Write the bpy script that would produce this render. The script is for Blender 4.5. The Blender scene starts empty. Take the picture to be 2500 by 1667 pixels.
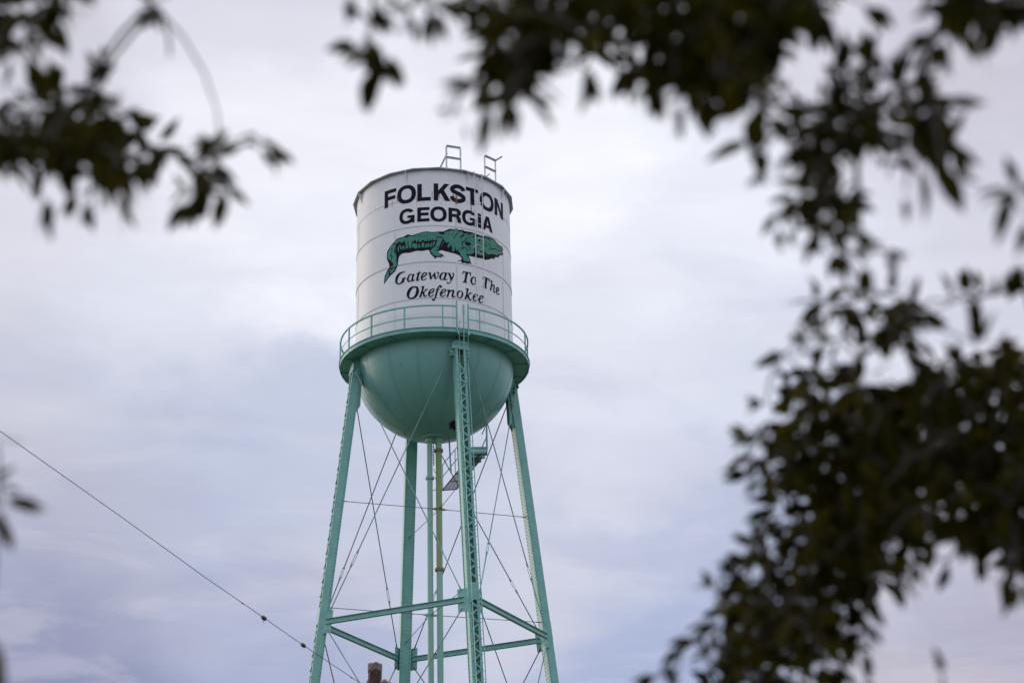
import bpy, bmesh, math, random
from math import sin, cos, pi, sqrt, radians, degrees, atan2, exp
from mathutils import Vector, Matrix
random.seed(7)
sc = bpy.context.scene
C = sc.collection
# ------------------------------------------------------------------ camera
FPX, PITCH, YAW, ROLL, DIST = 4530.82, .41648, .04571, -.02554, 69.162
EYE = 1.6
cam_loc = Vector((0, -DIST, EYE))
FW = Vector((sin(YAW)*cos(PITCH), cos(YAW)*cos(PITCH), sin(PITCH)))
_rt = Vector((cos(YAW), -sin(YAW), 0)); _up = _rt.cross(FW)
RT = _rt*cos(ROLL) + _up*sin(ROLL); UP = -_rt*sin(ROLL) + _up*cos(ROLL)
cd = bpy.data.cameras.new('camera'); cam = bpy.data.objects.new('camera', cd); C.objects.link(cam)
m = Matrix((( RT.x, UP.x, -FW.x, cam_loc.x), (RT.y, UP.y, -FW.y, cam_loc.y), (RT.z, UP.z, -FW.z, cam_loc.z), (0, 0, 0, 1)))
cam.matrix_world = m
cd.sensor_width = 36; cd.lens = FPX/2500*36; cd.clip_start = .05; cd.clip_end = 6000
cd.dof.use_dof = True; cd.dof.focus_distance = 73; cd.dof.aperture_fstop = 3.2
sc.camera = cam
# ------------------------------------------------------------------ world
def ray(x, y):
    return (FW*FPX + RT*(x-1250) - UP*(y-833.5)).normalized()
def lin(c):
    return tuple((v/255/12.92 if v/255 <= .04045 else ((v/255+.055)/1.055)**2.4) for v in c)
SUN_AZ, SUN_EL = radians(-56), radians(7)     # azimuth from +Y towards +X
sund = Vector((sin(SUN_AZ)*cos(SUN_EL), cos(SUN_AZ)*cos(SUN_EL), sin(SUN_EL)))
w = bpy.data.worlds.new('World'); sc.world = w; w.use_nodes = True
nt = w.node_tree; N = nt.nodes; Lk = nt.links
N.clear()
out = N.new('ShaderNodeOutputWorld'); bg = N.new('ShaderNodeBackground'); bg.inputs[1].default_value = .1
sky = N.new('ShaderNodeTexSky'); sky.sky_type = 'NISHITA'; sky.sun_disc = False
sky.sun_elevation = SUN_EL; sky.sun_rotation = SUN_AZ
geo = N.new('ShaderNodeTexCoord')
# clouds drifting in front of the sky: soft patches at fixed compass directions, warped by noise
SKYC = [(30,30,(207,204,215)),(600,60,(219,217,229)),(1250,120,(232,230,240)),(1900,120,(216,213,225)),(2450,150,(204,199,212)),
 (60,520,(218,216,228)),(620,430,(236,235,244)),(760,600,(241,240,249)),(1400,330,(245,244,252)),(1750,620,(233,234,246)),(2450,560,(214,212,225)),(2150,740,(220,220,234)),
 (60,900,(210,210,224)),(420,800,(222,223,236)),(1500,900,(230,231,244)),(300,1010,(192,199,220)),(60,1180,(198,197,214)),(560,1120,(199,205,227)),(330,1130,(200,201,219)),(420,1240,(178,185,213)),(180,1270,(190,190,211)),
 (1480,1180,(216,219,238)),(1700,1000,(222,225,241)),(150,1370,(163,168,198)),(60,1440,(192,191,209)),(300,1430,(190,190,212)),(700,1500,(205,205,224)),(1330,1440,(218,217,232)),(1430,1240,(224,224,238)),(500,1450,(190,192,215)),(330,1620,(144,151,187)),(700,1640,(172,181,213)),
 (60,1640,(143,147,182)),(180,1560,(152,157,190)),(1500,1330,(212,214,233)),(1560,1480,(180,191,225)),(1480,1640,(178,188,222)),(1100,1350,(204,209,232)),(2300,1480,(201,198,213)),(2460,1640,(194,183,198)),(1900,1350,(190,198,224))]
def vm(op, a=None, b=None, s=None):
    n = N.new('ShaderNodeVectorMath'); n.operation = op
    for i, v in enumerate((a, b)):
        if v is None: continue
        if isinstance(v, (tuple, list, Vector)): n.inputs[i].default_value = tuple(v)
        else: Lk.new(v, n.inputs[i])
    if s is not None:
        if isinstance(s, float): n.inputs['Scale'].default_value = s
        else: Lk.new(s, n.inputs['Scale'])
    return n
def mt(op, a, b=0., c=0.):
    n = N.new('ShaderNodeMath'); n.operation = op
    for i, v in enumerate((a, b, c)):
        if isinstance(v, (int, float)): n.inputs[i].default_value = v
        else: Lk.new(v, n.inputs[i])
    return n.outputs[0]
nz = N.new('ShaderNodeTexNoise'); nz.inputs['Scale'].default_value = 6; nz.inputs['Detail'].default_value = 5; nz.inputs['Roughness'].default_value = .55
flat = vm('MULTIPLY', geo.outputs['Generated'], (1, 1, 1.9)); Lk.new(flat.outputs[0], nz.inputs['Vector'])
off = vm('SUBTRACT', nz.outputs['Color'], (.5, .5, .5)); off2 = vm('SCALE', off.outputs[0], s=.15)
dirn = vm('NORMALIZE', vm('ADD', geo.outputs['Generated'], off2.outputs[0]).outputs[0])
acc = None; wsum = None
K = 1500.
for (x, y, c) in SKYC:
    d = ray(x, y)
    dp = vm('DOT_PRODUCT', dirn.outputs[0], d).outputs['Value']
    wgt = mt('EXPONENT', mt('MULTIPLY', mt('SUBTRACT', dp, 1.), K))
    col = vm('SCALE', tuple(q*k_*(1.02 if y < 900 else .96 if y < 1300 else .90) for q, k_ in zip(lin(c), (1.055, 1.075, 1.075))), s=wgt).outputs[0]
    acc = col if acc is None else vm('ADD', acc, col).outputs[0]
    wsum = wgt if wsum is None else mt('ADD', wsum, wgt)
# rest of the overcast: a broad pale vault, a little warmer toward the low sun
REST = (.79, .83, .98)
sdp = vm('DOT_PRODUCT', geo.outputs['Generated'], sund).outputs['Value']
glow = mt('POWER', mt('MAXIMUM', sdp, 0.), 6.)
rest = vm('ADD', REST, vm('SCALE', (.55, .42, .28), s=glow).outputs[0]).outputs[0]
w0 = .0025
acc = vm('ADD', acc, vm('SCALE', rest, s=w0).outputs[0]).outputs[0]
wsum = mt('ADD', wsum, w0)
cloud = vm('SCALE', acc, s=mt('DIVIDE', 1., wsum)).outputs[0]
nz2 = N.new('ShaderNodeTexNoise'); nz2.inputs['Scale'].default_value = 14; nz2.inputs['Detail'].default_value = 6; nz2.inputs['Roughness'].default_value = .5
st = vm('MULTIPLY', geo.outputs['Generated'], (1, 1, 4.)); Lk.new(st.outputs[0], nz2.inputs['Vector'])
fac = mt('ADD', mt('MULTIPLY', nz2.outputs['Fac'], .13), .935)
nz3 = N.new('ShaderNodeTexNoise'); nz3.inputs['Scale'].default_value = 10; nz3.inputs['Detail'].default_value = 7; nz3.inputs['Roughness'].default_value = .58; nz3.inputs['Distortion'].default_value = .6
st3 = vm('MULTIPLY', geo.outputs['Generated'], (1, 1, 4.)); Lk.new(st3.outputs[0], nz3.inputs['Vector'])
wf = N.new('ShaderNodeMapRange'); wf.interpolation_type = 'SMOOTHSTEP'; Lk.new(nz3.outputs['Fac'], wf.inputs[0]); wf.inputs[1].default_value = .47; wf.inputs[2].default_value = .66; wf.inputs[3].default_value = 0; wf.inputs[4].default_value = .30
wz = N.new('ShaderNodeMix'); wz.data_type = 'RGBA'; Lk.new(wf.outputs[0], wz.inputs['Factor']); Lk.new(cloud, wz.inputs['A']); wz.inputs['B'].default_value = (.70, .69, .80, 1)
mxc = vm('MAXIMUM', wz.outputs['Result'], vm('SCALE', cloud, s=.985).outputs[0])
nz4 = N.new('ShaderNodeTexNoise'); nz4.inputs['Scale'].default_value = 8; nz4.inputs['Detail'].default_value = 7; nz4.inputs['Roughness'].default_value = .52; nz4.inputs['Distortion'].default_value = .5
st4 = vm('MULTIPLY', vm('ADD', geo.outputs['Generated'], (3.1, 1.7, .4)).outputs[0], (1, 1, 2.6)); Lk.new(st4.outputs[0], nz4.inputs['Vector'])
bf = N.new('ShaderNodeMapRange'); bf.interpolation_type = 'SMOOTHSTEP'; Lk.new(nz4.outputs['Fac'], bf.inputs[0]); bf.inputs[1].default_value = .46; bf.inputs[2].default_value = .62; bf.inputs[3].default_value = 0; bf.inputs[4].default_value = 1.
zs_ = N.new('ShaderNodeSeparateXYZ'); Lk.new(geo.outputs['Generated'], zs_.inputs[0])
lowf = N.new('ShaderNodeMapRange'); Lk.new(zs_.outputs['Z'], lowf.inputs[0]); lowf.inputs[1].default_value = .47; lowf.inputs[2].default_value = .30; lowf.inputs[3].default_value = .06; lowf.inputs[4].default_value = .30
dk = N.new('ShaderNodeMix'); dk.data_type = 'RGBA'; Lk.new(mt('MULTIPLY', bf.outputs[0], lowf.outputs[0]), dk.inputs['Factor']); Lk.new(mxc.outputs[0], dk.inputs['A']); dk.inputs['B'].default_value = (.36, .42, .66, 1)
cloud = vm('SCALE', vm('SCALE', dk.outputs['Result'], s=fac).outputs[0], s=10.).outputs[0]
mx = N.new('ShaderNodeMix'); mx.data_type = 'RGBA'; mx.inputs['Factor'].default_value = .96
Lk.new(sky.outputs[0], mx.inputs['A']); Lk.new(cloud, mx.inputs['B']); Lk.new(mx.outputs['Result'], bg.inputs[0]); Lk.new(bg.outputs[0], out.inputs[0])
# ------------------------------------------------------------------ sun
sl = bpy.data.lights.new('sun', 'SUN'); so = bpy.data.objects.new('sun', sl); C.objects.link(so)
sl.energy = 1.25; sl.angle = radians(40); sl.color = (1, .86, .68)
so.rotation_euler = sund.to_track_quat('Z', 'Y').to_euler()
sc.view_settings.view_transform = 'Standard'; sc.view_settings.look = 'None'; sc.view_settings.exposure = 0; sc.view_settings.gamma = 1
sc.render.engine = 'CYCLES'
# ------------------------------------------------------------------ materials
def mat(name, base, rough=.5, metal=0, spec=.5, var=None, scale=3., stretch=(1, 1, 1), bump=0, bscale=40):
    m = bpy.data.materials.new(name); m.use_nodes = True; t = m.node_tree; b = t.nodes['Principled BSDF']
    b.inputs['Base Color'].default_value = (*base, 1); b.inputs['Roughness'].default_value = rough; b.inputs['Metallic'].default_value = metal
    b.inputs['Specular IOR Level'].default_value = spec
    if var or bump:
        tc = t.nodes.new('ShaderNodeTexCoord'); mp = t.nodes.new('ShaderNodeMapping'); mp.inputs['Scale'].default_value = stretch
        t.links.new(tc.outputs['Object'], mp.inputs[0])
        m['_'] = 0
    if var:
        n = t.nodes.new('ShaderNodeTexNoise'); n.inputs['Scale'].default_value = scale; n.inputs['Detail'].default_value = 6; n.inputs['Roughness'].default_value = .62
        t.links.new(mp.outputs[0], n.inputs[0])
        r = t.nodes.new('ShaderNodeValToRGB'); t.links.new(n.outputs['Fac'], r.inputs[0])
        e = r.color_ramp.elements; e[0].position = var[0][0]; e[0].color = (*var[0][1], 1); e[1].position = var[-1][0]; e[1].color = (*var[-1][1], 1)
        for p, c in var[1:-1]:
            q = e.new(p); q.color = (*c, 1)
        t.links.new(r.outputs[0], b.inputs['Base Color']); 
    if bump:
        n2 = t.nodes.new('ShaderNodeTexNoise'); n2.inputs['Scale'].default_value = bscale; n2.inputs['Detail'].default_value = 4; t.links.new(mp.outputs[0], n2.inputs[0])
        bp = t.nodes.new('ShaderNodeBump'); bp.inputs['Strength'].default_value = bump; bp.inputs['Distance'].default_value = .02; t.links.new(n2.outputs['Fac'], bp.inputs['Height']); t.links.new(bp.outputs[0], b.inputs['Normal'])
    return m
GR = (.205, .46, .415)
M = {}
M['green'] = mat('green_paint', GR, .42, var=[(.25, (.155, .39, .33)), (.5, GR), (.66, (.235, .505, .435)), (.78, (.30, .46, .36))], scale=2.2)
M['bowl'] = mat('bowl_paint', GR, .38, var=[(.2, (.165, .385, .35)), (.5, (.195, .435, .395)), (.8, (.23, .475, .435))], scale=.9, bump=.15, bscale=1.5)
M['rod'] = mat('rod_paint', (.12, .26, .23), .5, var=[(.3, (.12, .14, .13)), (.5, (.18, .32, .29)), (.62, (.21, .45, .39))], scale=1.2)
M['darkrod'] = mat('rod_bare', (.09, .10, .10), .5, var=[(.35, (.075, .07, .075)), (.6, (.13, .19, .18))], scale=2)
M['white'] = mat('tank_white_paint', (.76, .765, .78), .45)
M['whitesteel'] = mat('galvanised_white', (.8, .8, .82), .45, var=[(.3, (.62, .61, .62)), (.55, (.82, .82, .84))], scale=5)
M['roofgrey'] = mat('roof_grey', (.42, .43, .46), .5, var=[(.3, (.30, .31, .34)), (.65, (.5, .51, .54))], scale=3)
M['rivet'] = mat('rivet_shadow_grey', (.33, .34, .38), .6)  # shadow of the rivet heads put into their colour; lap lines share this grey
M['black'] = mat('sign_black_paint', (.010, .008, .017), .7, spec=.12, var=[(.2, (.012, .010, .02)), (.70, (.014, .011, .022)), (.76, (.30, .30, .32))], scale=7)
M['gator'] = mat('sign_green_paint', (.06, .25, .18), .55, spec=.3, var=[(.3, (.052, .235, .17)), (.7, (.075, .29, .21))], scale=2)
M['olive'] = mat('pipe_olive', (.24, .33, .16), .55, var=[(.3, (.18, .36, .24)), (.5, (.25, .36, .16)), (.7, (.32, .36, .14))], scale=3, stretch=(4, 4, .5))
M['pale'] = mat('pipe_pale', (.30, .50, .40), .5, var=[(.3, (.17, .45, .37)), (.52, (.28, .50, .42)), (.74, (.38, .48, .36))], scale=2.2, stretch=(3, 3, .35))
M['rust'] = mat('rust', (.20, .085, .045), .8, var=[(.35, (.10, .045, .03)), (.65, (.33, .15, .07))], scale=6, stretch=(3, 3, .6))
M['wood'] = mat('weathered_wood', (.12, .065, .055), .85, var=[(.32, (.022, .010, .009)), (.5, (.075, .036, .032)), (.72, (.17, .10, .085))], scale=9, stretch=(3, 3, .25), bump=.8, bscale=30)
M['woodtop'] = mat('wood_end', (.22, .17, .16), .9, var=[(.3, (.10, .07, .065)), (.65, (.30, .24, .23))], scale=14, bump=.8, bscale=30)
M['wire'] = mat('wire_steel', (.055, .045, .055), .6)
M['insul'] = mat('insulator_brown', (.09, .045, .05), .35)
M['cord'] = mat('ceramic_tan', (.40, .28, .24), .6, var=[(.3, (.25, .16, .14)), (.7, (.48, .36, .32))], scale=20)
M['bark'] = mat('bark', (.06, .05, .042), .9, var=[(.3, (.03, .025, .02)), (.7, (.10, .085, .07))], scale=8, stretch=(2, 2, .4), bump=.8, bscale=20)
M['twig'] = mat('twig_bark', (.12, .10, .09), .8)
M['hatch'] = mat('hatch_dark', (.02, .025, .025), .6)
M['concrete'] = mat('concrete', (.36, .35, .33), .9, var=[(.3, (.28, .27, .25)), (.7, (.42, .41, .39))], scale=6)
M['ground'] = mat('grass_ground', (.07, .085, .04), .95, var=[(.3, (.06, .07, .04)), (.55, (.09, .10, .06)), (.75, (.16, .14, .10))], scale=.35)
rt_ = M['rust'].node_tree; bo = rt_.nodes['Principled BSDF']; n_ = rt_.nodes.new('ShaderNodeTexNoise'); n_.inputs['Scale'].default_value = 22; n_.inputs['Detail'].default_value = 5
tc_ = rt_.nodes.new('ShaderNodeTexCoord'); rt_.links.new(tc_.outputs['Object'], n_.inputs[0]); mr_ = rt_.nodes.new('ShaderNodeMapRange'); rt_.links.new(n_.outputs['Fac'], mr_.inputs[0])
mr_.inputs[1].default_value = .34; mr_.inputs[2].default_value = .55; mr_.inputs[4].default_value = .8; rt_.links.new(mr_.outputs[0], bo.inputs['Alpha'])
# tank white: chalky patches, rust bleeding from the first seam
def white_nodes():
    m = M['white']; t = m.node_tree; b = t.nodes['Principled BSDF']; tc = t.nodes.new('ShaderNodeTexCoord')
    def noise(scale, st, det=5):
        mp = t.nodes.new('ShaderNodeMapping'); mp.inputs['Scale'].default_value = st; t.links.new(tc.outputs['Object'], mp.inputs[0])
        n = t.nodes.new('ShaderNodeTexNoise'); n.inputs['Scale'].default_value = scale; n.inputs['Detail'].default_value = det; t.links.new(mp.outputs[0], n.inputs[0]); return n.outputs['Fac']
    def ramp(f, a, b_, ca=(0, 0, 0), cb=(1, 1, 1)):
        r = t.nodes.new('ShaderNodeValToRGB'); r.color_ramp.elements[0].position = a; r.color_ramp.elements[1].position = b_
        r.color_ramp.elements[0].color = (*ca, 1); r.color_ramp.elements[1].color = (*cb, 1); t.links.new(f, r.inputs[0]); return r.outputs[0]
    def mix(f, a, b_):
        x = t.nodes.new('ShaderNodeMix'); x.data_type = 'RGBA'
        for k, v in (('Factor', f), ('A', a), ('B', b_)):
            if isinstance(v, tuple): x.inputs[k].default_value = (*v, 1)
            elif isinstance(v, (int, float)): x.inputs[k].default_value = v
            else: t.links.new(v, x.inputs[k])
        return x.outputs['Result']
    def ma(op, a, b_=0.):
        n = t.nodes.new('ShaderNodeMath'); n.operation = op
        for i, v in enumerate((a, b_)):
            if isinstance(v, (int, float)): n.inputs[i].default_value = v
            else: t.links.new(v, n.inputs[i])
        return n.outputs[0]
    base = ramp(noise(1.1, (1, 1, .9)), .3, .7, (.775, .785, .805), (.85, .85, .85))
    base = mix(ma('MULTIPLY', ramp(noise(2.6, (2.4, 2.4, .16)), .52, .74), .22), base, (.60, .60, .60))
    sep = t.nodes.new('ShaderNodeSeparateXYZ'); t.links.new(tc.outputs['Object'], sep.inputs[0])
    # patchy grey band in the top course, stronger towards the eave
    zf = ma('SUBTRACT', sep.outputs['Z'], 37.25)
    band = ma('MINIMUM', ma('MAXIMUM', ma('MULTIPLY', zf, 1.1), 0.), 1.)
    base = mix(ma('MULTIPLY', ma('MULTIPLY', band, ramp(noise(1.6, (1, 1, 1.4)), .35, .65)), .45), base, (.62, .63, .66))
    # rust: only round the first seam, in streaks that run down
    zr = ma('SUBTRACT', sep.outputs['Z'], 37.12)
    near = ma('MAXIMUM', ma('SUBTRACT', 1., ma('MULTIPLY', ma('ABSOLUTE', ma('SUBTRACT', zr, -.03)), 3.2)), 0.)
    rs_ = ma('MULTIPLY', ramp(noise(6.5, (1.2, 1.2, .30)), .60, .70), near)
    base = mix(ma('MULTIPLY', rs_, .75), base, (.36, .20, .11))
    t.links.new(base, b.inputs['Base Color'])
    bp = t.nodes.new('ShaderNodeBump'); bp.inputs['Strength'].default_value = .35; bp.inputs['Distance'].default_value = .05
    t.links.new(noise(1.3, (1, 1, 1.6), 2), bp.inputs['Height']); t.links.new(bp.outputs[0], b.inputs['Normal'])
white_nodes()
def leaf_mat(name, c1, c2, trans):
    m = bpy.data.materials.new(name); m.use_nodes = True; t = m.node_tree; b = t.nodes['Principled BSDF']; o = t.nodes['Material Output']
    g = t.nodes.new('ShaderNodeNewGeometry'); r = t.nodes.new('ShaderNodeValToRGB'); t.links.new(g.outputs['Random Per Island'], r.inputs[0])
    r.color_ramp.elements[0].color = (*c1, 1); r.color_ramp.elements[1].color = (*c2, 1)
    t.links.new(r.outputs[0], b.inputs['Base Color']); b.inputs['Roughness'].default_value = .6; b.inputs['Specular IOR Level'].default_value = .06
    tr = t.nodes.new('ShaderNodeBsdfTranslucent'); t.links.new(r.outputs[0], tr.inputs[0])
    mx = t.nodes.new('ShaderNodeMixShader'); mx.inputs[0].default_value = trans
    t.links.new(b.outputs[0], mx.inputs[1]); t.links.new(tr.outputs[0], mx.inputs[2]); t.links.new(mx.outputs[0], o.inputs[0])
    return m
M['leaf'] = leaf_mat('leaf_dark', (.009, .0085, .001), (.088, .077, .009), .32)
M['leafyoung'] = leaf_mat('leaf_young', (.035, .042, .006), (.10, .10, .012), .4)
# ------------------------------------------------------------------ helpers
class MB:
    def __init__(s): s.v = []; s.f = []; s.mi = []
    def add(s, vs, fs, mi=0):
        o = len(s.v); s.v += [tuple(x) for x in vs]; s.f += [tuple(o+i for i in f) for f in fs]; s.mi += [mi]*len(fs)
    def box(s, c, ax, ay, az_, mi=0):
        c = Vector(c); ax = Vector(ax); ay = Vector(ay); az_ = Vector(az_)
        vs = [c+sx*ax+sy*ay+sz*az_ for sx in (-1, 1) for sy in (-1, 1) for sz in (-1, 1)]
        s.add(vs, [(0, 1, 3, 2), (4, 6, 7, 5), (0, 4, 5, 1), (2, 3, 7, 6), (0, 2, 6, 4), (1, 5, 7, 3)], mi)
    def bar(s, p, q, wd, w, h, mi=0):
        """box from p to q, full width w along wd, full height h across"""
        p = Vector(p); q = Vector(q); d = (q-p); n = d.normalized(); wd = (Vector(wd)-n*n.dot(Vector(wd))).normalized(); hd = n.cross(wd)
        s.box((p+q)/2, wd*w/2, hd*h/2, d/2, mi)
    def tube(s, pts, r, n=8, mi=0, cap=True, closed=False):
        pts = [Vector(p) for p in pts]; k = len(pts); rr = r if isinstance(r, (list, tuple)) else [r]*k
        rings = []; prev = None
        for i, p in enumerate(pts):
            if closed: d = (pts[(i+1) % k]-pts[i-1])
            else: d = pts[min(i+1, k-1)]-pts[max(i-1, 0)]
            d = d.normalized() if d.length > 1e-9 else Vector((0, 0, 1))
            if prev is None: a = d.cross(Vector((0, 0, 1)) if abs(d.z) < .9 else Vector((1, 0, 0))).normalized()
            else: a = (prev-d*d.dot(prev)).normalized()
            prev = a; b = d.cross(a)
            rings.append([p+(a*cos(2*pi*j/n)+b*sin(2*pi*j/n))*rr[i] for j in range(n)])
        vs = [v for g in rings for v in g]; fs = []
        m_ = k if closed else k-1
        for i in range(m_):
            i2 = (i+1) % k
            for j in range(n): fs.append((i*n+j, i*n+(j+1) % n, i2*n+(j+1) % n, i2*n+j))
        if cap and not closed: fs.append(tuple(range(n))[::-1]); fs.append(tuple((k-1)*n+j for j in range(n)))
        s.add(vs, fs, mi)
    def lathe(s, prof, c=(0, 0), n=48, mi=0):
        vs = []; fs = []; k = len(prof)
        for j in range(n):
            a = 2*pi*j/n
            for r, z in prof: vs.append((c[0]+r*cos(a), c[1]+r*sin(a), z))
        for j in range(n):
            j2 = (j+1) % n
            for i in range(k-1): fs.append((j*k+i, j2*k+i, j2*k+i+1, j*k+i+1))
        s.add(vs, fs, mi)
    def rivet(s, p, n, r=.014, mi=0):
        p = Vector(p); n = Vector(n).normalized(); a = n.cross(Vector((.3, .2, 1))).normalized(); b = n.cross(a)
        vs = [p+(a*cos(k*pi/3)+b*sin(k*pi/3))*r for k in range(6)]+[p+(a*cos(k*pi/3)+b*sin(k*pi/3))*r*.7+n*r*.75 for k in range(6)]
        s.add(vs, [(k, (k+1) % 6, 6+(k+1) % 6, 6+k) for k in range(6)]+[(6, 7, 8, 9, 10, 11)], mi)
    def build(s, name, mats, parent=None, smooth=False, loc=None):
        me = bpy.data.meshes.new(name); me.from_pydata(s.v, [], s.f)
        if not isinstance(mats, (list, tuple)): mats = [mats]
        for m_ in mats: me.materials.append(m_)
        if any(s.mi): me.polygons.foreach_set('material_index', s.mi)
        if smooth: me.polygons.foreach_set('use_smooth', [True]*len(s.f))
        me.update()
        bm = bmesh.new(); bm.from_mesh(me); bmesh.ops.recalc_face_normals(bm, faces=bm.faces)
        bm.to_mesh(me); bm.free()
        o = bpy.data.objects.new(name, me); C.objects.link(o)
        if parent: o.parent = parent; o.matrix_parent_inverse = Matrix.Translation(-world_loc(parent))
        return o
def world_loc(o):
    v = Vector((0, 0, 0))
    # all parents are Empties at a location or meshes in world coordinates
    return Vector(o.location) if o.type == 'EMPTY' else Vector((0, 0, 0))
def smooth_angle(o, deg=35):
    me = o.data; bm = bmesh.new(); bm.from_mesh(me)
    for f in bm.faces: f.smooth = True
    for e in bm.edges:
        if len(e.link_faces) == 2 and e.calc_face_angle(0) > radians(deg): e.smooth = False
    bm.to_mesh(me); bm.free()
def thing(name, label, cat, loc=(0, 0, 0), group=None):
    o = bpy.data.objects.new(name, None); C.objects.link(o); o.location = loc; o['label'] = label; o['category'] = cat
    o.empty_display_size = .5
    if group: o['group'] = group
    return o
# ------------------------------------------------------------------ ground
g = MB(); g.add([(-2500, -2500, 0), (2500, -2500, 0), (2500, 2500, 0), (-2500, 2500, 0)], [(0, 1, 2, 3)])
go = g.build('ground', M['ground']); go['kind'] = 'structure'; go['label'] = 'flat grassy ground under the tower and trees'
# ------------------------------------------------------------------ water tower
E = EYE
R0 = 3.2
AZ, RS, ZS, SL = .2959, 4.46472, 18.635+E, .11501
S4, S3, S2, S1, ZEAVE = 31.08+E, 32.673+E, 34.265+E, 35.545+E, 36.825+E
ZB = 29.396+E; ZF = ZB+.10
FACE = -90.
tower = thing('water_tower', 'white and green riveted water tower painted with an alligator, on four lattice legs', 'water tower')
def pol(r, deg, z): a = radians(deg); return Vector((r*cos(a), r*sin(a), z))
# --- shell
s = MB()
courses = [(ZF-.02, S4, 0), (S4, S3, 1), (S3, S2, 0), (S2, S1, 1), (S1, ZEAVE+.05, 1)]
rad = [R0, R0-.006, R0, R0-.006, R0-.002]
n = 144
prof = []
for (z0, z1, _), r in zip(courses, rad): prof += [(r, z0), (r, z1)]
vs = []; fs = []
s.lathe(prof, n=n)
def hseam(z, r, step=.058, zoff=.03):
    k = int(2*pi*r/step)
    for i in range(k):
        a = 2*pi*i/k
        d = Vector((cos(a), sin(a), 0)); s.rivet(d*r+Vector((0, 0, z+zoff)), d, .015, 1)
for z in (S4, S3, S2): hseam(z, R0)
# thin dark lap lines under each seam
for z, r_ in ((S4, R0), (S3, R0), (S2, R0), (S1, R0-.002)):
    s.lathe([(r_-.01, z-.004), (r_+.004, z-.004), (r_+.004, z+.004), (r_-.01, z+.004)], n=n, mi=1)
for az_, z0, z1 in ((16.4, S2, S1), (-73.6, S2, S1), (106, S2, S1), (-163, S2, S1), (-28.6, S3, S2), (61.4, S3, S2), (151, S3, S2), (-118, S3, S2),
                    (16.4, S4, S3), (-73.6, S4, S3), (106, S4, S3), (-28.6, ZF, S4), (61.4, ZF, S4), (151, ZF, S4), (60.3, S4, S3), (13.4, ZF, S4)):
    z = z0+.08; i = 0
    while z < z1-.06:
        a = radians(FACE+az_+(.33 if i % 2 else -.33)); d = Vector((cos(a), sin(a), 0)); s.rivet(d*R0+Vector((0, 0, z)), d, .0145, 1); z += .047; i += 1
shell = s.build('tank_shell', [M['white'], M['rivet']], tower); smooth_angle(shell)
# --- roof, a low many-sided cone with a wide drip edge
s = MB(); nr = 20; ph = radians(FACE+4)
def rp(r, z): return [Vector((r*cos(ph+2*pi*j/nr), r*sin(ph+2*pi*j/nr), z)) for j in range(nr)]
rings = [rp(.05, ZEAVE+.95), rp(1.6, ZEAVE+.55), rp(3.37, ZEAVE+.045), rp(3.37, ZEAVE+.0), rp(3.17, ZEAVE+.03)]
vs = [v for g_ in rings for v in g_]; fs = []
for i in range(len(rings)-1):
    for j in range(nr): fs.append((i*nr+j, i*nr+(j+1) % nr, (i+1)*nr+(j+1) % nr, (i+1)*nr+j))
fs.append(tuple(range(nr)))
s.add(vs, fs)
roof = s.build('roof', M['roofgrey'], tower)
for a in (-67.5, -19.8, 25.4, 61.6, 110, 155, 200, 245):
    s = MB(); p = pol(R0+.002, FACE+a, ZEAVE); er = Vector((p.x, p.y, 0)).normalized(); et = Vector((-er.y, er.x, 0))
    vs = [p+er*0, p+er*.15, p+er*.15-Vector((0, 0, .06)), p+er*.0-Vector((0, 0, .47))]
    s.add([v-et*.006 for v in vs]+[v+et*.006 for v in vs], [(0, 1, 2, 3), (7, 6, 5, 4), (0, 4, 5, 1), (1, 5, 6, 2), (2, 6, 7, 3), (3, 7, 4, 0)])
    s.box(p+er*.012-Vector((0, 0, .235)), er*.006, et*.035, Vector((0, 0, .225)))
    s.build('eave_bracket', M['whitesteel'], tower)
def plane_pt(x, y, z):
    d = ray(x, y); t = (z-cam_loc.z)/d.z; return cam_loc+d*t
Z1 = lambda a, b: (820+a*500/2352, 330+b*500/2352)
# roof handrails
def angle_bar(s, p, q, wd, w=.075, t=.008):
    p = Vector(p); q = Vector(q); nn = (q-p).normalized(); wd = (Vector(wd)-nn*nn.dot(Vector(wd))).normalized(); hd = nn.cross(wd)
    s.bar(p, q, wd, w, t); s.bar(p+wd*(w/2-t/2)+hd*(w/2), q+wd*(w/2-t/2)+hd*(w/2), hd, w-t, t)
ZT = 37.9+E; ZM = ZT-.52
s = MB()
A = plane_pt(*Z1(1268, 130), ZT); B = plane_pt(*Z1(1430, 155), ZT); dn = Vector((0, 0, 1))
ab = (B-A).normalized(); perp = Vector((-ab.y, ab.x, 0))
for P_ in (A, B): angle_bar(s, P_-dn*1.1, P_, ab)
for z in (ZT, ZM): angle_bar(s, Vector((A.x, A.y, z)), Vector((B.x, B.y, z)), (0, 0, 1))
angle_bar(s, Vector((A.x, A.y, ZT-.32)), plane_pt(*Z1(1170, 415), 37.05+E), perp)
s.build('roof_handrail', M['whitesteel'], tower)
s = MB()
A = plane_pt(*Z1(1708, 242), ZT); B = plane_pt(*Z1(1830, 300), ZT); G_ = plane_pt(*Z1(1912, 250), ZT)
ab = (B-A).normalized()
for P_ in (A, B): angle_bar(s, P_-dn*1.1, P_, ab)
for z in (ZT, ZM): angle_bar(s, Vector((A.x, A.y, z)), Vector((B.x, B.y, z)), (0, 0, 1))
angle_bar(s, B, G_, (0, 0, 1), .05)
angle_bar(s, A-dn*1.0, Vector((B.x, B.y, ZM-.15))*.45+Vector((A.x, A.y, ZM-.25))*.55, (0, 0, 1), .05)
s.build('roof_handrail', M['whitesteel'], tower)
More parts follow.
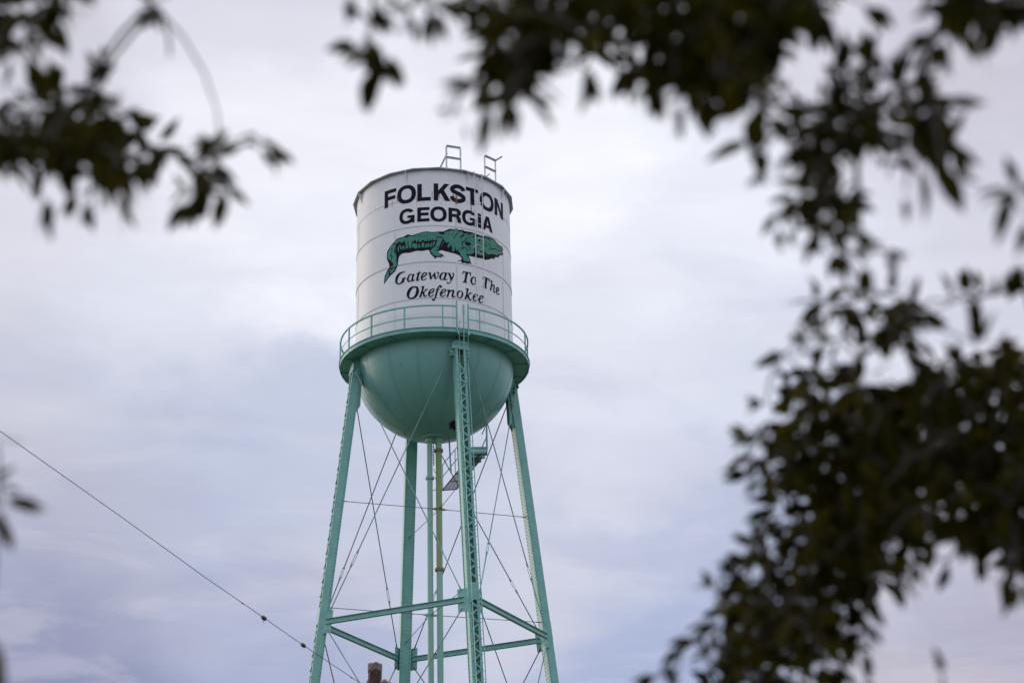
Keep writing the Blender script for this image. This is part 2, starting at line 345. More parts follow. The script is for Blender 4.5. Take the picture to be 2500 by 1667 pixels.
# --- ladder on the shell
s = MB(); LA = FACE+32.6; er = pol(1, LA, 0); et = Vector((-er.y, er.x, 0)); lc = er*3.40
for sgn in (-1, 1):
    s.bar(lc+et*sgn*.185+Vector((0, 0, ZF+.35)), lc+et*sgn*.185+Vector((0, 0, ZEAVE+.02)), et, .012, .042)
    z = ZF+.8
    while z < ZEAVE: s.bar(lc+et*sgn*.185+Vector((0, 0, z)), er*3.2+et*sgn*.185+Vector((0, 0, z)), et, .012, .04); z += 1.6
z = ZF+.45
while z < ZEAVE-.05: s.tube([lc-et*.185+Vector((0, 0, z)), lc+et*.185+Vector((0, 0, z))], .0095, 6); z += .328
for sgn in (-1, 1):
    s.bar(lc+et*sgn*.185+Vector((0, 0, ZEAVE+.02)), er*3.0+et*sgn*.185+Vector((0, 0, ZEAVE+.16)), et, .012, .05)
s.build('tank_ladder', M['whitesteel'], tower)
# --- balcony
s = MB()
nb = 96
s.lathe([(R0, ZB+.06), (3.80, ZB+.06), (3.80, ZB+.0), (3.83, ZB+.0), (3.83, ZB+.155), (3.865, ZB+.155), (3.865, ZB+.172), (3.80, ZB+.172), (3.80, ZB+.10), (R0, ZB+.10)], n=nb)
for k in range(16):
    a = FACE+4.9+22.5*k+11.25
    p = pol(3.5, a, ZB+.035); er_ = pol(1, a, 0); s.bar(p-er_*.29, p+er_*.29, Vector((-er_.y, er_.x, 0)), .08, .05)
balc = s.build('balcony_floor', M['green'], tower); smooth_angle(balc, 30)
# railing with a gate gap above the climbing leg
rail = MB(); RH = 1.0
def arc(r, z, a0, a1, step=2.5):
    k = max(2, int(abs(a1-a0)/step)); return [pol(r, FACE+a0+(a1-a0)*i/k, z) for i in range(k+1)]
G0, G1 = 13.0, 20.1
def hoop(z, w_, h_):
    pts = arc(3.80, z, G1, 360+G0)
    vs = []; fs = []
    for p in pts:
        e_ = Vector((p.x, p.y, 0)).normalized()
        vs += [p-e_*w_/2-dn*h_/2, p+e_*w_/2-dn*h_/2, p+e_*w_/2+dn*h_/2, p-e_*w_/2+dn*h_/2]
    for i in range(len(pts)-1):
        for j in range(4): fs.append((i*4+j, i*4+(j+1) % 4, i*4+4+(j+1) % 4, i*4+4+j))
    rail.add(vs, fs)
hoop(ZF+RH, .055, .05); hoop(ZF+.50, .012, .05)
rr = rail.build('balcony_railing', M['green'], tower)
for k in range(16):
    a = 4.9+22.5*k
    if 13.5 < a % 360 < 19.5: continue
    s = MB(); er_ = pol(1, FACE+a, 0); et_ = Vector((-er_.y, er_.x, 0)); p = pol(3.835, FACE+a, 0)
    s.bar(p+dn*(ZB-.02), p+dn*(ZF+RH), et_, .055, .008); s.bar(p+et_*.024-er_*.03+dn*(ZB+.10), p+et_*.024-er_*.03+dn*(ZF+RH), er_, .05, .007)
    s.build('railing_post', M['green'], rr)
s = MB()
for a in (G0, G1):
    er_ = pol(1, FACE+a, 0); et_ = Vector((-er_.y, er_.x, 0)); p = pol(3.87, FACE+a, 0)
    top = ZF+RH+(.22 if a == G0 else .14)
    s.bar(p+dn*(ZF+.02), p+dn*top, et_, .07 if a == G0 else .045, .01); s.bar(p+et_*(.03 if a == G0 else -.02)-er_*.03+dn*(ZF), p+et_*(.03 if a == G0 else -.02)-er_*.03+dn*top, er_, .06, .01)
    s.bar(p+dn*(ZF+.04), p+dn*(ZB-.15)+er_*.10+et_*(.05 if a == G0 else -.03), et_, .05, .012)
s.build('balcony_gate_post', M['green'], tower)
# --- bowl
s = MB(); D = 3.02
prof = [(R0*cos(k*pi/2/28), ZB-D*sin(k*pi/2/28)+.06) for k in range(28)]+[(.001, ZB-D+.06)]
s.lathe(prof, n=96)
def bz(r, z0=ZB+.06): return z0-D*sqrt(max(0, 1-(r/R0)**2))
def bowl_pt(azd, t):  # t angle from equator
    a = radians(FACE+azd); return Vector((R0*cos(t)*cos(a), R0*cos(t)*sin(a), ZB+.06-D*sin(t)))
def bowl_n(azd, t):
    a = radians(FACE+azd); return Vector((cos(t)*cos(a)/R0, cos(t)*sin(a)/R0, -sin(t)/D)).normalized()
TD = math.acos(1.2/R0)
for k in range(16):
    azd = -12+22.5*k
    t = .06; i = 0
    while t < TD-.02:
        for da in (-.012, .012):
            if i % 2 == (da > 0): s.rivet(bowl_pt(azd+degrees(da/max(.35, cos(t))), t), bowl_n(azd, t), .0175, 1)
        t += .0165; i += 1
for i in range(120): s.rivet(bowl_pt(i*3., TD), bowl_n(i*3., TD), .018, 1)
for px_, t in ((-16, .95), (-38, .8), (12, .75), (34, .75), (45, .95), (-26, .33), (-70, .35), (-62, 1.0)):
    s.rivet(bowl_pt(px_, t), bowl_n(px_, t), .03, 1)
M['bowlrivet'] = mat('bowl_rivet', (.125, .30, .26), .5)
bowl = s.build('bowl', [M['bowl'], M['bowlrivet']], tower); smooth_angle(bowl, 30)
# bottom ring plate and manhole
s = MB(); zb0 = ZB-D+.06
s.lathe([(.30, zb0+.02), (.46, zb0+.03), (.46, zb0-.015), (.001, zb0-.04)], c=(-.04, 0), n=32)
s.build('base_plate', M['green'], bowl)
s = MB()
mp = bowl_pt(16+12, 1.02); mn = bowl_n(28, 1.02)
mp = bowl_pt(40, 1.17); mn = bowl_n(40, 1.17)
ma_ = mn.cross(Vector((0, 0, 1))).normalized(); mb_ = mn.cross(ma_)
s.tube([mp-mn*.02, mp+mn*.05], .24, 20)
for sg in (-1, 1): s.bar(mp+mn*.08+ma_*sg*.1-mb_*.27, mp+mn*.08+ma_*sg*.1+mb_*.27, ma_, .05, .05)
s.build('manhole_hatch', M['hatch'], bowl)
# --- legs
LW, LD = .42, .33
AZS = {'right': AZ, 'back': AZ+pi/2, 'left': AZ+pi, 'front': AZ+1.5*pi}
def leg_pt(a, z, dr=0, dt=0):
    r = RS-SL*(z-ZS)+dr; e = Vector((cos(a), sin(a), 0)); t = Vector((-sin(a), cos(a), 0)); return e*r+t*dt+Vector((0, 0, z))
ZTOP = 29.02+E
def make_leg(key, a):
    e = Vector((cos(a), sin(a), 0)); t = Vector((-sin(a), cos(a), 0)); ax = (leg_pt(a, 20)-leg_pt(a, 0)).normalized(); nr_ = t.cross(ax)*-1
    nr_ = (e-ax*ax.dot(e)).normalized()
    s = MB()
    def L(z, dr=0, dt=0): return leg_pt(a, z)+nr_*dr+t*dt
    for sg in (-1, 1):
        s.bar(L(.5, 0, sg*(LW/2-.006)), L(ZTOP, 0, sg*(LW/2-.006)), t, .012, LD)                # web
        s.bar(L(.5, LD/2-.006, sg*(LW/2-.012-.045)), L(ZTOP, LD/2-.006, sg*(LW/2-.012-.045)), t, .09, .012)
        s.bar(L(.5, -LD/2+.008, sg*(LW/2-.012-.045)), L(ZTOP, -LD/2+.008, sg*(LW/2-.012-.045)), t, .09, .012)
    s.bar(L(.5, -LD/2-.008, 0), L(ZTOP, -LD/2-.008, 0), t, LW+.05, .014)                         # inner cover plate
    z = .6; i = 0
    while z < ZTOP-.05:
        for sg in (-1, 1):
            s.rivet(L(z, -LD/2-.015, sg*(LW/2-.045)), -nr_, .019, 1)
            s.rivet(L(z+.07, -LD/2+.04, sg*LW/2), t*sg, .018, 1)
        z += .14
    lg = s.build('leg', [M['green'], M['legrivet']], tower)
    # lacing on the outer face
    s = MB(); z = 1.0; i = 0; pitch = .285
    tie = [(ZS-.12-.0, ZS+.54), (9.8, 10.6), (ZTOP-.6, ZTOP+.02)]
    while z < ZTOP-.3:
        sg = 1 if i % 2 else -1
        if not any(a0-.1 < z+pitch/2 < a1+.1 for a0, a1 in tie):
            s.bar(L(z, LD/2+.006, -sg*(LW/2-.05)), L(z+pitch, LD/2+.006, sg*(LW/2-.05)), t, .06, .012)
            s.rivet(L(z, LD/2+.014, -sg*(LW/2-.05)), nr_, .02)
        z += pitch; i += 1
    s.build('lacing', M['green'], lg)
    for a0, a1 in tie[:2]:
        s = MB(); s.bar(L(a0, LD/2+.006, 0), L(a1, LD/2+.006, 0), t, LW+.002, .012)
        for k in range(int((a1-a0)/.07)):
            for sg in (-1, 1): s.rivet(L(a0+.03+k*.07, LD/2+.012, sg*(LW/2-.03)), nr_, .0135)
        s.build('tie_plate', M['green'], lg)
    # cap: wide gusset and web up to the balcony
    s = MB()
    s.box(L(ZTOP+.02, 0, 0), t*(LW/2+.04), nr_*(LD/2+.02), ax*.02)
    vs = [L(ZTOP-.18, LD/2+.02, -.38), L(ZTOP-.18, LD/2+.02, .38), L(ZTOP+.08, LD/2+.02, .30), L(ZTOP+.20, LD/2+.02, .18), L(ZTOP+.20, LD/2+.02, -.18), L(ZTOP+.08, LD/2+.02, -.30)]
    s.add(vs+[v-nr_*.014 for v in vs], [tuple(range(6)), tuple(range(11, 5, -1))]+[(i, (i+1) % 6, 6+(i+1) % 6, 6+i) for i in range(6)])
    for sg in (-1, 1):
        s.bar(L(ZTOP+.04, -.05, sg*.17), L(ZB+.05, -.05, sg*.17), t, .014, .36)
        s.box(L(ZTOP-.25, .02, sg*(LW/2+.09)), t*.10, nr_*.012, ax*.16)
        s.tube([L(ZTOP-.30, -.05, sg*(LW/2+.14)), L(ZTOP-.30, .09, sg*(LW/2+.14))], .05, 10)
    s.box(L(ZTOP+.18, -.22, 0), t*.17, nr_*.01, ax*.20)
    # knee plates reaching in to the bowl
    for sg in (-1, 1):
        vs = [L(ZTOP, -LD/2, sg*.15), L(ZTOP-1.9, -LD/2-.015, sg*.15), L(ZTOP-1.55, -LD/2-.17, sg*.15), L(ZTOP-.9, -LD/2-.12, sg*.15), L(ZTOP, -LD/2-.10, sg*.15)]
        s.add(vs+[v+t*.012 for v in vs], [tuple(range(5)), tuple(range(9, 4, -1))]+[(i, (i+1) % 5, 5+(i+1) % 5, 5+i) for i in range(5)])
    s.build('top_bracket', M['green'], lg)
    for zn in (ZS, 10.2):
        for sg in (-1, 1):
            s = MB()
            dr = (t*sg-e).normalized()      # towards the neighbouring leg
            b0 = L(zn-.05, -.02, sg*(LW/2)); pn = dr.cross(ax).normalized()
            c_ = b0+dr*.17
            s.box(c_, dr*.19, pn*.008, ax*.44)
            for dz in (.33, .05, -.05, -.33): s.rivet(c_+dr*.1+ax*dz+pn*.009*sg, pn*sg, .03); s.rivet(c_+dr*.1+ax*dz-pn*.009*sg, -pn*sg, .03)
            s.build('gusset_plate', M['green'], lg)
    s = MB(); p = leg_pt(a, 0)
    s.box((p.x, p.y, .22), (.65, 0, 0), (0, .65, 0), (0, 0, .28)); s.build('footing', M['concrete'], lg)
    return lg
M['legrivet'] = mat('leg_rivet', (.04, .12, .105), .5)
legs = {k: make_leg(k, a) for k, a in AZS.items()}
order = ['front', 'right', 'back', 'left']
# --- struts and rods
def rod(p, q, r, mt_, turn=None, parent=tower, name='brace_rod'):
    s = MB(); p = Vector(p); q = Vector(q); d = (q-p); n_ = d.normalized(); side = n_.cross(Vector((.1, 1, .05))).normalized()
    if turn is None: s.tube([p, q], r, 8)
    else:
        c0 = p+d*turn; s.tube([p, c0-n_*.24], r, 8); s.tube([c0+n_*.24, q], r, 8)
    # forked ends
    for x, sg in ((p, 1), (q, -1)): s.tube([x, x+n_*sg*.22], [r*1.9, r*1.1], 8)
    o = s.build(name, mt_, parent); smooth_angle(o)
    if turn is not None:
        s = MB()
        for sg in (-1, 1):
            s.bar(c0-n_*.26+side*sg*.032, c0+n_*.26+side*sg*.032, side, .018, .03)
            s.tube([c0+n_*sg*.36, c0+n_*sg*.22], [r*1.5, .042], 10)
        s.build('turnbuckle', M['green'], o)
    return o
def side_dir(a, sg):
    e = Vector((cos(a), sin(a), 0)); t = Vector((-sin(a), cos(a), 0)); return (t*sg-e).normalized()
def node(a, sg, z, out_=.30):
    return leg_pt(a, z, -.02, sg*LW/2)+side_dir(a, sg)*out_
for i, k in enumerate(order):
    a = AZS[k]; k2 = order[(i+1) % 4]; b = AZS[k2]       # neighbour at +90 degrees
    mid_n = (Vector((cos(a), sin(a), 0))+Vector((cos(b), sin(b), 0))).normalized()
    for zn in (ZS, 10.2):
        p = node(a, 1, zn-.04, .10); q = node(b, -1, zn-.04, .10)
        s = MB()
        s.bar(p, q, (0, 0, 1), .20, .010)
        for sg in (-1, 1):
            s.bar(p+dn*sg*.095, q+dn*sg*.095, mid_n, .15, .014)
        L_ = (q-p).length; kk = int(L_/.45)
        for j in range(1, kk):
            for sg in (-1, 1): s.rivet(p+(q-p)*(j/kk)+dn*sg*.06+mid_n*.005, mid_n, .013)
        s.build('strut', M['green'], tower)
    # top panel X rods
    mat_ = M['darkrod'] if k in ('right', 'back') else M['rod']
    def topn(aa, sg): return leg_pt(aa, ZTOP-.30, .03, sg*(LW/2+.14))
    zt = ZS+.32
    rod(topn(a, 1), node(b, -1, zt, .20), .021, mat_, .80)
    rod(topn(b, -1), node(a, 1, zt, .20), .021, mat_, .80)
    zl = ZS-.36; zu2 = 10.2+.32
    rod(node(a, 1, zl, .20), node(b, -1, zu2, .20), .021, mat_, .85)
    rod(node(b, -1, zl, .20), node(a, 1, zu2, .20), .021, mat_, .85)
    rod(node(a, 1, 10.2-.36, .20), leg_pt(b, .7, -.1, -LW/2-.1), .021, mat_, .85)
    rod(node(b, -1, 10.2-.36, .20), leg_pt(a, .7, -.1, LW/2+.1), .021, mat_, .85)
# --- risers
P1, P2 = -.22, .14
s = MB(); ztop = zb0
s.lathe([(.115, .3), (.115, ztop+.02)], c=(P1, 0), n=24)
s.lathe([(.115, 24.76+E-.06), (.17, 24.76+E-.05), (.175, 24.76+E), (.17, 24.76+E+.05), (.115, 24.76+E+.06)], c=(P1, 0), n=24)
s.lathe([(.115, ztop-.20), (.18, ztop-.18), (.18, ztop-.12), (.15, ztop-.10), (.15, ztop-.05), (.20, ztop-.04), (.20, ztop+.02)], c=(P1, 0), n=24)
o = s.build('riser_pipe', M['pale'], tower); smooth_angle(o, 40)
s = MB()
s.lathe([(.122, .3), (.122, 21.0+E)], c=(P2, 0), n=24, mi=0)
s.lathe([(.122, 21.0+E), (.122, 23.38+E)], c=(P2, 0), n=24, mi=3)
s.lathe([(.124, 23.38+E), (.124, 25.9+E)], c=(P2, 0), n=24, mi=1)
s.lathe([(.122, 25.9+E), (.122, ztop+.02)], c=(P2, 0), n=24, mi=0)
for zz, mi in ((21.01+E, 2), (25.91+E, 2)): s.lathe([(.12, zz-.07), (.175, zz-.06), (.18, zz), (.175, zz+.06), (.12, zz+.07)], c=(P2, 0), n=24, mi=mi)
s.lathe([(.122, ztop-.20), (.18, ztop-.18), (.18, ztop-.12), (.15, ztop-.10), (.15, ztop-.05), (.20, ztop-.04), (.20, ztop+.02)], c=(P2, 0), n=24)
M['grating'] = mat('grating_steel', (.075, .08, .085), .7)
M['olive_rust'] = mat('pipe_olive_rust', (.3, .3, .15), .6, var=[(.36, (.22, .44, .33)), (.5, (.30, .36, .17)), (.62, (.26, .12, .07))], scale=1.6, stretch=(5, 5, .22))
M['flangerust'] = mat('flange_rust', (.2, .13, .07), .7, var=[(.3, (.10, .06, .035)), (.6, (.30, .25, .11))], scale=12)
o = s.build('overflow_pipe', [M['pale'], M['olive'], M['flangerust'], M['olive_rust']], tower); smooth_angle(o, 40)
s = MB(); r0 = Vector(((P1+P2)/2-.02, .05, 0))
for k in range(7): s.tube([r0+Vector((-.05, 0, ztop-.35-k*.11)), r0+Vector((.05, 0, ztop-.35-k*.11))], .011, 6)
s.tube([r0+Vector((0, 0, ztop-.2)), r0+Vector((0, 0, ztop-1.15))], .02, 6)
s.build('riser_rungs', M['green'], tower)
# spider rods that steady the risers
for zz, px_, rr_ in ((23.47+E, P2, .14), (19.22+E, P1, .135)):
    s = MB(); s.lathe([(rr_-.02, zz-.05), (rr_, zz-.05), (rr_, zz+.05), (rr_-.02, zz+.05)], c=(px_, 0), n=20)
    for k in order: 
        e = Vector((cos(AZS[k]), sin(AZS[k]), 0)); s.box(Vector((px_, 0, zz))+e*(rr_+.04), e*.06, e.cross(dn)*.03, dn*.035)
    s.build('riser_collar', M['green'] if px_ == P1 else M['flangerust'], tower)
    for k in order:
        e = Vector((cos(AZS[k]), sin(AZS[k]), 0))
        rod(Vector((px_, 0, zz))+e*(rr_+.05), leg_pt(AZS[k], zz, -LD/2-.01, 0), .0135, M['darkrod'], None, name='stay_rod')
# --- ladder, conduit and climb rail on the front leg
a = AZS['front']; e = Vector((cos(a), sin(a), 0)); t = Vector((-sin(a), cos(a), 0)); ax = (leg_pt(a, 20)-leg_pt(a, 0)).normalized(); nr_ = (e-ax*ax.dot(e)).normalized()
def L(z, dr=0, dt=0): return leg_pt(a, z)+nr_*dr+t*dt
s = MB(); lo_, LO = .36, .045
for sg in (-1, 1):
    s.bar(L(1.0, lo_, LO+sg*.175), L(ZTOP-.9, lo_, LO+sg*.175), t, .02, .05)
    s.bar(L(ZTOP-.9, lo_, LO+sg*.175), pol(3.98, FACE+16.6+sg*2.6, ZF+.35), t, .011, .045)
    z = 2.
    while z < ZTOP-1: s.bar(L(z, LD/2, LO+sg*.175), L(z, lo_, LO+sg*.175), t, .010, .04); z += 3.0
z = 1.2; ztl = ZTOP-.9
while z < ztl: s.tube([L(z, lo_, LO-.175), L(z, lo_, LO+.175)], .009, 6); z += .30
top_m = pol(3.98, FACE+16.6, ZF+.35); bot_m = L(ZTOP-.9, lo_, LO); tt_ = Vector((-sin(radians(FACE+16.6)), cos(radians(FACE+16.6)), 0))
for k in range(1, 7):
    c_ = bot_m.lerp(top_m, k/6.3); s.tube([c_-tt_*.175, c_+tt_*.175], .009, 6)
s.build('leg_ladder', mat('ladder_paint', (.24, .50, .44), .4), tower)
s = MB(); q0 = L(ZTOP-.9, lo_+.03, LO); q1 = top_m+Vector((0, 0, .25))
s.tube([q0, top_m, q1], .022, 8); s.tube([q1, q1+dn*.40], .045, 10)
s.build('climb_post', M['green'], tower)
# --- inclined stair and platform at the manhole
def at_y(x, y, Y):
    d = ray(x, y); k = (Y-cam_loc.y)/d.y; return cam_loc+d*k
Z4 = lambda a_, b_: (820+a_*500/2352, 1000+b_*500/2352)
YB = .55
def q4(a_, b_, Y=YB): return at_y(*Z4(a_, b_), Y)
bl, br = q4(1222, 905, .55), q4(1350, 945, .55)
wv = Vector((.56, -.10, 0))
bl = q4(1222, 925, .62); tl = q4(1520, 560, .30)
s = MB(); run = tl-bl; ud = run.cross(wv).normalized()
stair_w = wv
for f in (0, 1): s.bar(bl+wv*f, tl+wv*f, ud, .12, .014)
kk = 46
for j in range(kk+1):
    c_ = bl+run*(j/kk); s.bar(c_+wv*.02, c_+wv*.98, run, .010, .035)
for j in (0, .27, .52, .78, 1.): c_ = bl+run*j; s.bar(c_-ud*.02, c_+wv-ud*.02, run, .035, .05)
for f in (.2, .4, .6, .8): s.bar(bl+wv*f, tl+wv*f, ud, .015, .008)
stair = s.build('catwalk_ramp', M['grating'], tower)
s = MB()
def H(f, j, h): return bl+run*j+wv*f+dn*h
for f in (0,):
    for h in (.55, 1.05): s.tube([H(f, 0, h), H(f, 1.0, h)], .018, 8)
    for j in (.02, .5, .98): s.tube([H(f, j, 0), H(f, j, 1.05)], .018, 8)
for h in (.05, .55): s.tube([bl+dn*h, bl+dn*h+Vector((-.42, .12, 0))], .016, 8)
s.tube([bl+dn*.95+Vector((-.35, .1, 0)), bl+dn*.2], .014, 8)
s.build('catwalk_rail', M['green'], stair)
s = MB()
pa, pb = q4(1545, 445, .35), q4(1738, 455, .35); pb = Vector((pb.x, pb.y, pa.z)); yv = Vector((0, .62, 0))
for f in (0, 1): s.bar(pa+yv*f, pb+yv*f, dn, .14, .015)
for p_ in (pa, pb): s.bar(p_, p_+yv, dn, .12, .015)
for j in range(14): c_ = pa.lerp(pb, (j+.5)/14); s.bar(c_, c_+yv, dn, .03, .012)
s.bar(pa-dn*.22, pb-dn*.20-Vector((.05, 0, 0)), dn, .12, .30); s.bar(pa-dn*.55, pb-dn*.20-Vector((.15, 0, 0)), dn, .05, .05)
s.bar(pa-dn*.36-Vector((.1, 0, 0)), pa.lerp(pb, .86)-dn*.33, dn, .20, .05); s.bar(pa-dn*.62-Vector((.1, 0, 0)), pa.lerp(pb, .62)-dn*.50, dn, .16, .05)
plat = s.build('catwalk_platform', M['green'], tower)
s = MB()
for p_ in (pb, pb+yv): s.bar(p_-dn*.05, p_+dn*1.05, (1, 0, 0), .05, .05)
for h in (1.05, .52): s.bar(pb+dn*h, pb+yv+dn*h, dn, .045, .03); s.bar(pb+dn*h, tl+wv*1.0+dn*(h-.06), dn, .045, .02)
s.build('catwalk_rail', M['green'], plat)
s = MB(); hp = q4(1322, 720, .2); s.bar(hp, q4(1290, 150, .2), (1, 0, 0), .065, .05)
s.build('hanger_bar', M['green'], tower)
# ------------------------------------------------------------------ painted lettering and alligator on the shell
def cyl_uv(x, y, R=R0+.004):
    d = ray(x, y); a_ = d.x**2+d.y**2; b_ = 2*(cam_loc.x*d.x+cam_loc.y*d.y); c_ = cam_loc.x**2+cam_loc.y**2-R*R
    q = b_*b_-4*a_*c_; t_ = (-b_-sqrt(max(q, 0)))/(2*a_); p = cam_loc+d*t_
    return ((degrees(atan2(p.y, p.x))-FACE)*radians(1)*R0, p.z)       # metres along the wall, height
FR = {'A': (930, 540, 14.656), 'B': (1085, 540, 14.656), 'C': (955, 640, 14.656), 'D': (1085, 640, 14.656), 'E': (930, 620, 29.4), 'F': (920, 540, 7.127)}
def tr(seq):
    out_ = []; fr = None
    for q in seq:
        if isinstance(q, str): fr = FR[q]; continue
        out_.append(cyl_uv(fr[0]+q[0]/fr[2], fr[1]+q[1]/fr[2]))
    return out_
def stroke(pts, w0, w1=None, wm=None):
    """tapered brush stroke through pts (metres); widths at start, middle, end"""
    w1 = w0 if w1 is None else w1; wm = max(w0, w1) if wm is None else wm
    P_ = [Vector(p) for p in pts]
    if len(P_) == 1: 
        c_ = P_[0]; return [(c_.x+cos(k*pi/4)*w0/2, c_.y+sin(k*pi/4)*w0/2) for k in range(8)]
    Q = []
    for i in range(len(P_)-1):
        p0 = P_[max(i-1, 0)]; p1 = P_[i]; p2 = P_[i+1]; p3 = P_[min(i+2, len(P_)-1)]
        for j in range(6):
            u = j/6; Q.append(.5*((2*p1)+(p2-p0)*u+(2*p0-5*p1+4*p2-p3)*u*u+(3*p1-p0-3*p2+p3)*u**3))
    Q.append(P_[-1]); n_ = len(Q); Lf = []; Rt = []
    for i, c_ in enumerate(Q):
        d = (Q[min(i+1, n_-1)]-Q[max(i-1, 0)]).normalized(); nn = Vector((-d.y, d.x)); u = i/(n_-1)
        w_ = (w0+(wm-w0)*u*2) if u < .5 else (wm+(w1-wm)*(u-.5)*2)
        Lf.append(tuple(c_+nn*w_/2)); Rt.append(tuple(c_-nn*w_/2))
    return Lf+Rt[::-1]
def paint(name, polys, m_, parent, off_, group_even=True):
    """polys: list of shapes; each shape is a list of rings (outer, holes...). One mesh, wrapped on the shell."""
    bm = bmesh.new()
    for shape in polys:
        cu = bpy.data.curves.new('tmp', 'CURVE'); cu.dimensions = '2D'; cu.fill_mode = 'BOTH'
        for ring in shape:
            sp = cu.splines.new('POLY'); sp.points.add(len(ring)-1)
            for q, p in zip(sp.points, ring): q.co = (p[0], p[1], 0, 1)
            sp.use_cyclic_u = True
        ob = bpy.data.objects.new('tmp', cu); me = bpy.data.meshes.new_from_object(ob); bm.from_mesh(me)
        bpy.data.objects.remove(ob); bpy.data.curves.remove(cu); bpy.data.meshes.remove(me)
    xs = [v.co.x for v in bm.verts]; x = math.floor(min(xs)/.09)*.09
    while x < max(xs):
        geom = bm.verts[:]+bm.edges[:]+bm.faces[:]
        bmesh.ops.bisect_plane(bm, geom=geom, plane_co=(x, 0, 0), plane_no=(1, 0, 0), dist=1e-6); x += .09
    bmesh.ops.triangulate(bm, faces=bm.faces[:])
    for v in bm.verts:
        a_ = v.co.x/R0+radians(FACE); r_ = R0+off_; v.co = Vector((r_*cos(a_), r_*sin(a_), v.co.y))
    for f in bm.faces:
        c_ = f.calc_center_median(); f.normal_update()
        if f.normal.dot(Vector((c_.x, c_.y, 0))) < 0: f.normal_flip()
        f.smooth = False
    me = bpy.data.meshes.new(name); bm.to_mesh(me); bm.free(); me.materials.append(m_)
    o = bpy.data.objects.new(name, me); C.objects.link(o); o.parent = parent
    return o
# block capitals, drawn on a unit box then fitted between two angles
def ell(cx, cy, rx, ry, a0, a1, n_=28, pw=2.25):
    o_ = []
    for i in range(n_+1):
        a_ = radians(a0+(a1-a0)*i/n_); c_, s_ = cos(a_), sin(a_)
        o_.append((cx+rx*math.copysign(abs(c_)**(2/pw), c_), cy+ry*math.copysign(abs(s_)**(2/pw), s_)))
    return o_
def glyph(ch, sx, sy):
    if ch == 'F': return [[(0, 0), (sx, 0), (sx, .40), (.93, .40), (.93, .40+sy), (sx, .40+sy), (sx, 1-sy), (1, 1-sy), (1, 1), (0, 1)]]
    if ch == 'L': return [[(0, 0), (1, 0), (1, sy), (sx, sy), (sx, 1), (0, 1)]]
    if ch == 'E': return [[(0, 0), (1, 0), (1, sy), (sx, sy), (sx, .42), (.93, .42), (.93, .42+sy), (sx, .42+sy), (sx, 1-sy), (1, 1-sy), (1, 1), (0, 1)]]
    if ch == 'I': return [[(0, 0), (1, 0), (1, 1), (0, 1)]]
    if ch == 'T': return [[(.5-sx/2, 0), (.5+sx/2, 0), (.5+sx/2, 1-sy), (1, 1-sy), (1, 1), (0, 1), (0, 1-sy), (.5-sx/2, 1-sy)]]
    if ch == 'O': return [ell(.5, .5, .5, .535, 0, 350), ell(.5, .5, .5-sx*.98, .535-sy, 0, 350)]
    if ch == 'G': return [ell(.5, .5, .5, .535, 32, 312)+[(.80, .10), (.85, .0), (1, 0), (1, .53), (.53, .53), (.53, .36), (.76, .36)]+ell(.5, .5, .5-sx*.95, .535-sy, 322, 40)]
    if ch == 'K': return [[(0, 0), (sx, 0), (sx, .28), (.42, .44), (.70, 0), (1.02, 0), (.62, .62), (.97, 1), (.66, 1), (sx, .58), (sx, 1), (0, 1)]]
    if ch == 'N': return [[(0, 0), (sx, 0), (sx, .60), (1-sx*1.05, 0), (1, 0), (1, 1), (1-sx, 1), (1-sx, .40), (sx*1.05, 1), (0, 1)]]
    if ch == 'R': return [[(0, 0), (sx, 0), (sx, .38), (.48, .38), (.60, .34), (.66, .2), (.70, 0), (1.0, 0), (.96, .08), (.94, .28), (.87, .41), (.78, .47), (.91, .56), (.96, .72), (.9, .88), (.76, .97), (.6, 1), (0, 1)],
                          [(sx, .38+sy), (.54, .38+sy), (.64, .62), (.67, .70), (.63, .78), (.53, 1-sy), (sx, 1-sy)]]
    if ch == 'A': return [[(0, 0), (.27, 0), (.345, .2), (.655, .2), (.73, 0), (1, 0), (.65, 1), (.35, 1)], [(.405, .37), (.595, .37), (.5, .74)]]
caps = []
def put(ch, u0, u1, z0, z1, sw):
    W_ = radians(u1-u0)*R0; Hh = z1-z0; x0 = radians(u0)*R0
    if ch == 'S':
        pts = [(.86, .70), (.78, .84), (.55, .925), (.32, .90), (.145, .79), (.17, .64), (.38, .55), (.66, .455), (.86, .33), (.80, .16), (.55, .075), (.32, .09), (.17, .17), (.11, .31)]
        caps.append([stroke([(x0+p[0]*W_, z0+p[1]*Hh) for p in pts], sw*.95, sw*.95, sw*1.02)]); return
    g_ = glyph(ch, sw/W_, sw*.88/Hh)
    caps.append([[(x0+p[0]*W_+random.uniform(-.002, .002), z0+p[1]*Hh+random.uniform(-.002, .002)) for p in r_] for r_ in g_])
zo = E
for ch, u0, u1 in (('F', -38.1, -27.9), ('O', -27.1, -12.6), ('L', -11.6, -1.85), ('K', .25, 12.1), ('S', 12.2, 24.0), ('T', 24.2, 34.6), ('O', 35.9, 50.2), ('N', 51.3, 63.3)):
    put(ch, u0, u1, 35.425+zo, 36.20+zo, .182)
for ch, u0, u1 in (('G', -25.3, -13.7), ('E', -11.7, -2.85), ('O', -2.3, 9.5), ('R', 10.8, 20.6), ('G', 21.0, 32.6), ('I', 34.0, 36.9), ('A', 37.8, 48.3)):
    put(ch, u0, u1, 34.49+zo, 35.13+zo, .150)
paint('block_lettering', caps, M['black'], shell, .0055)
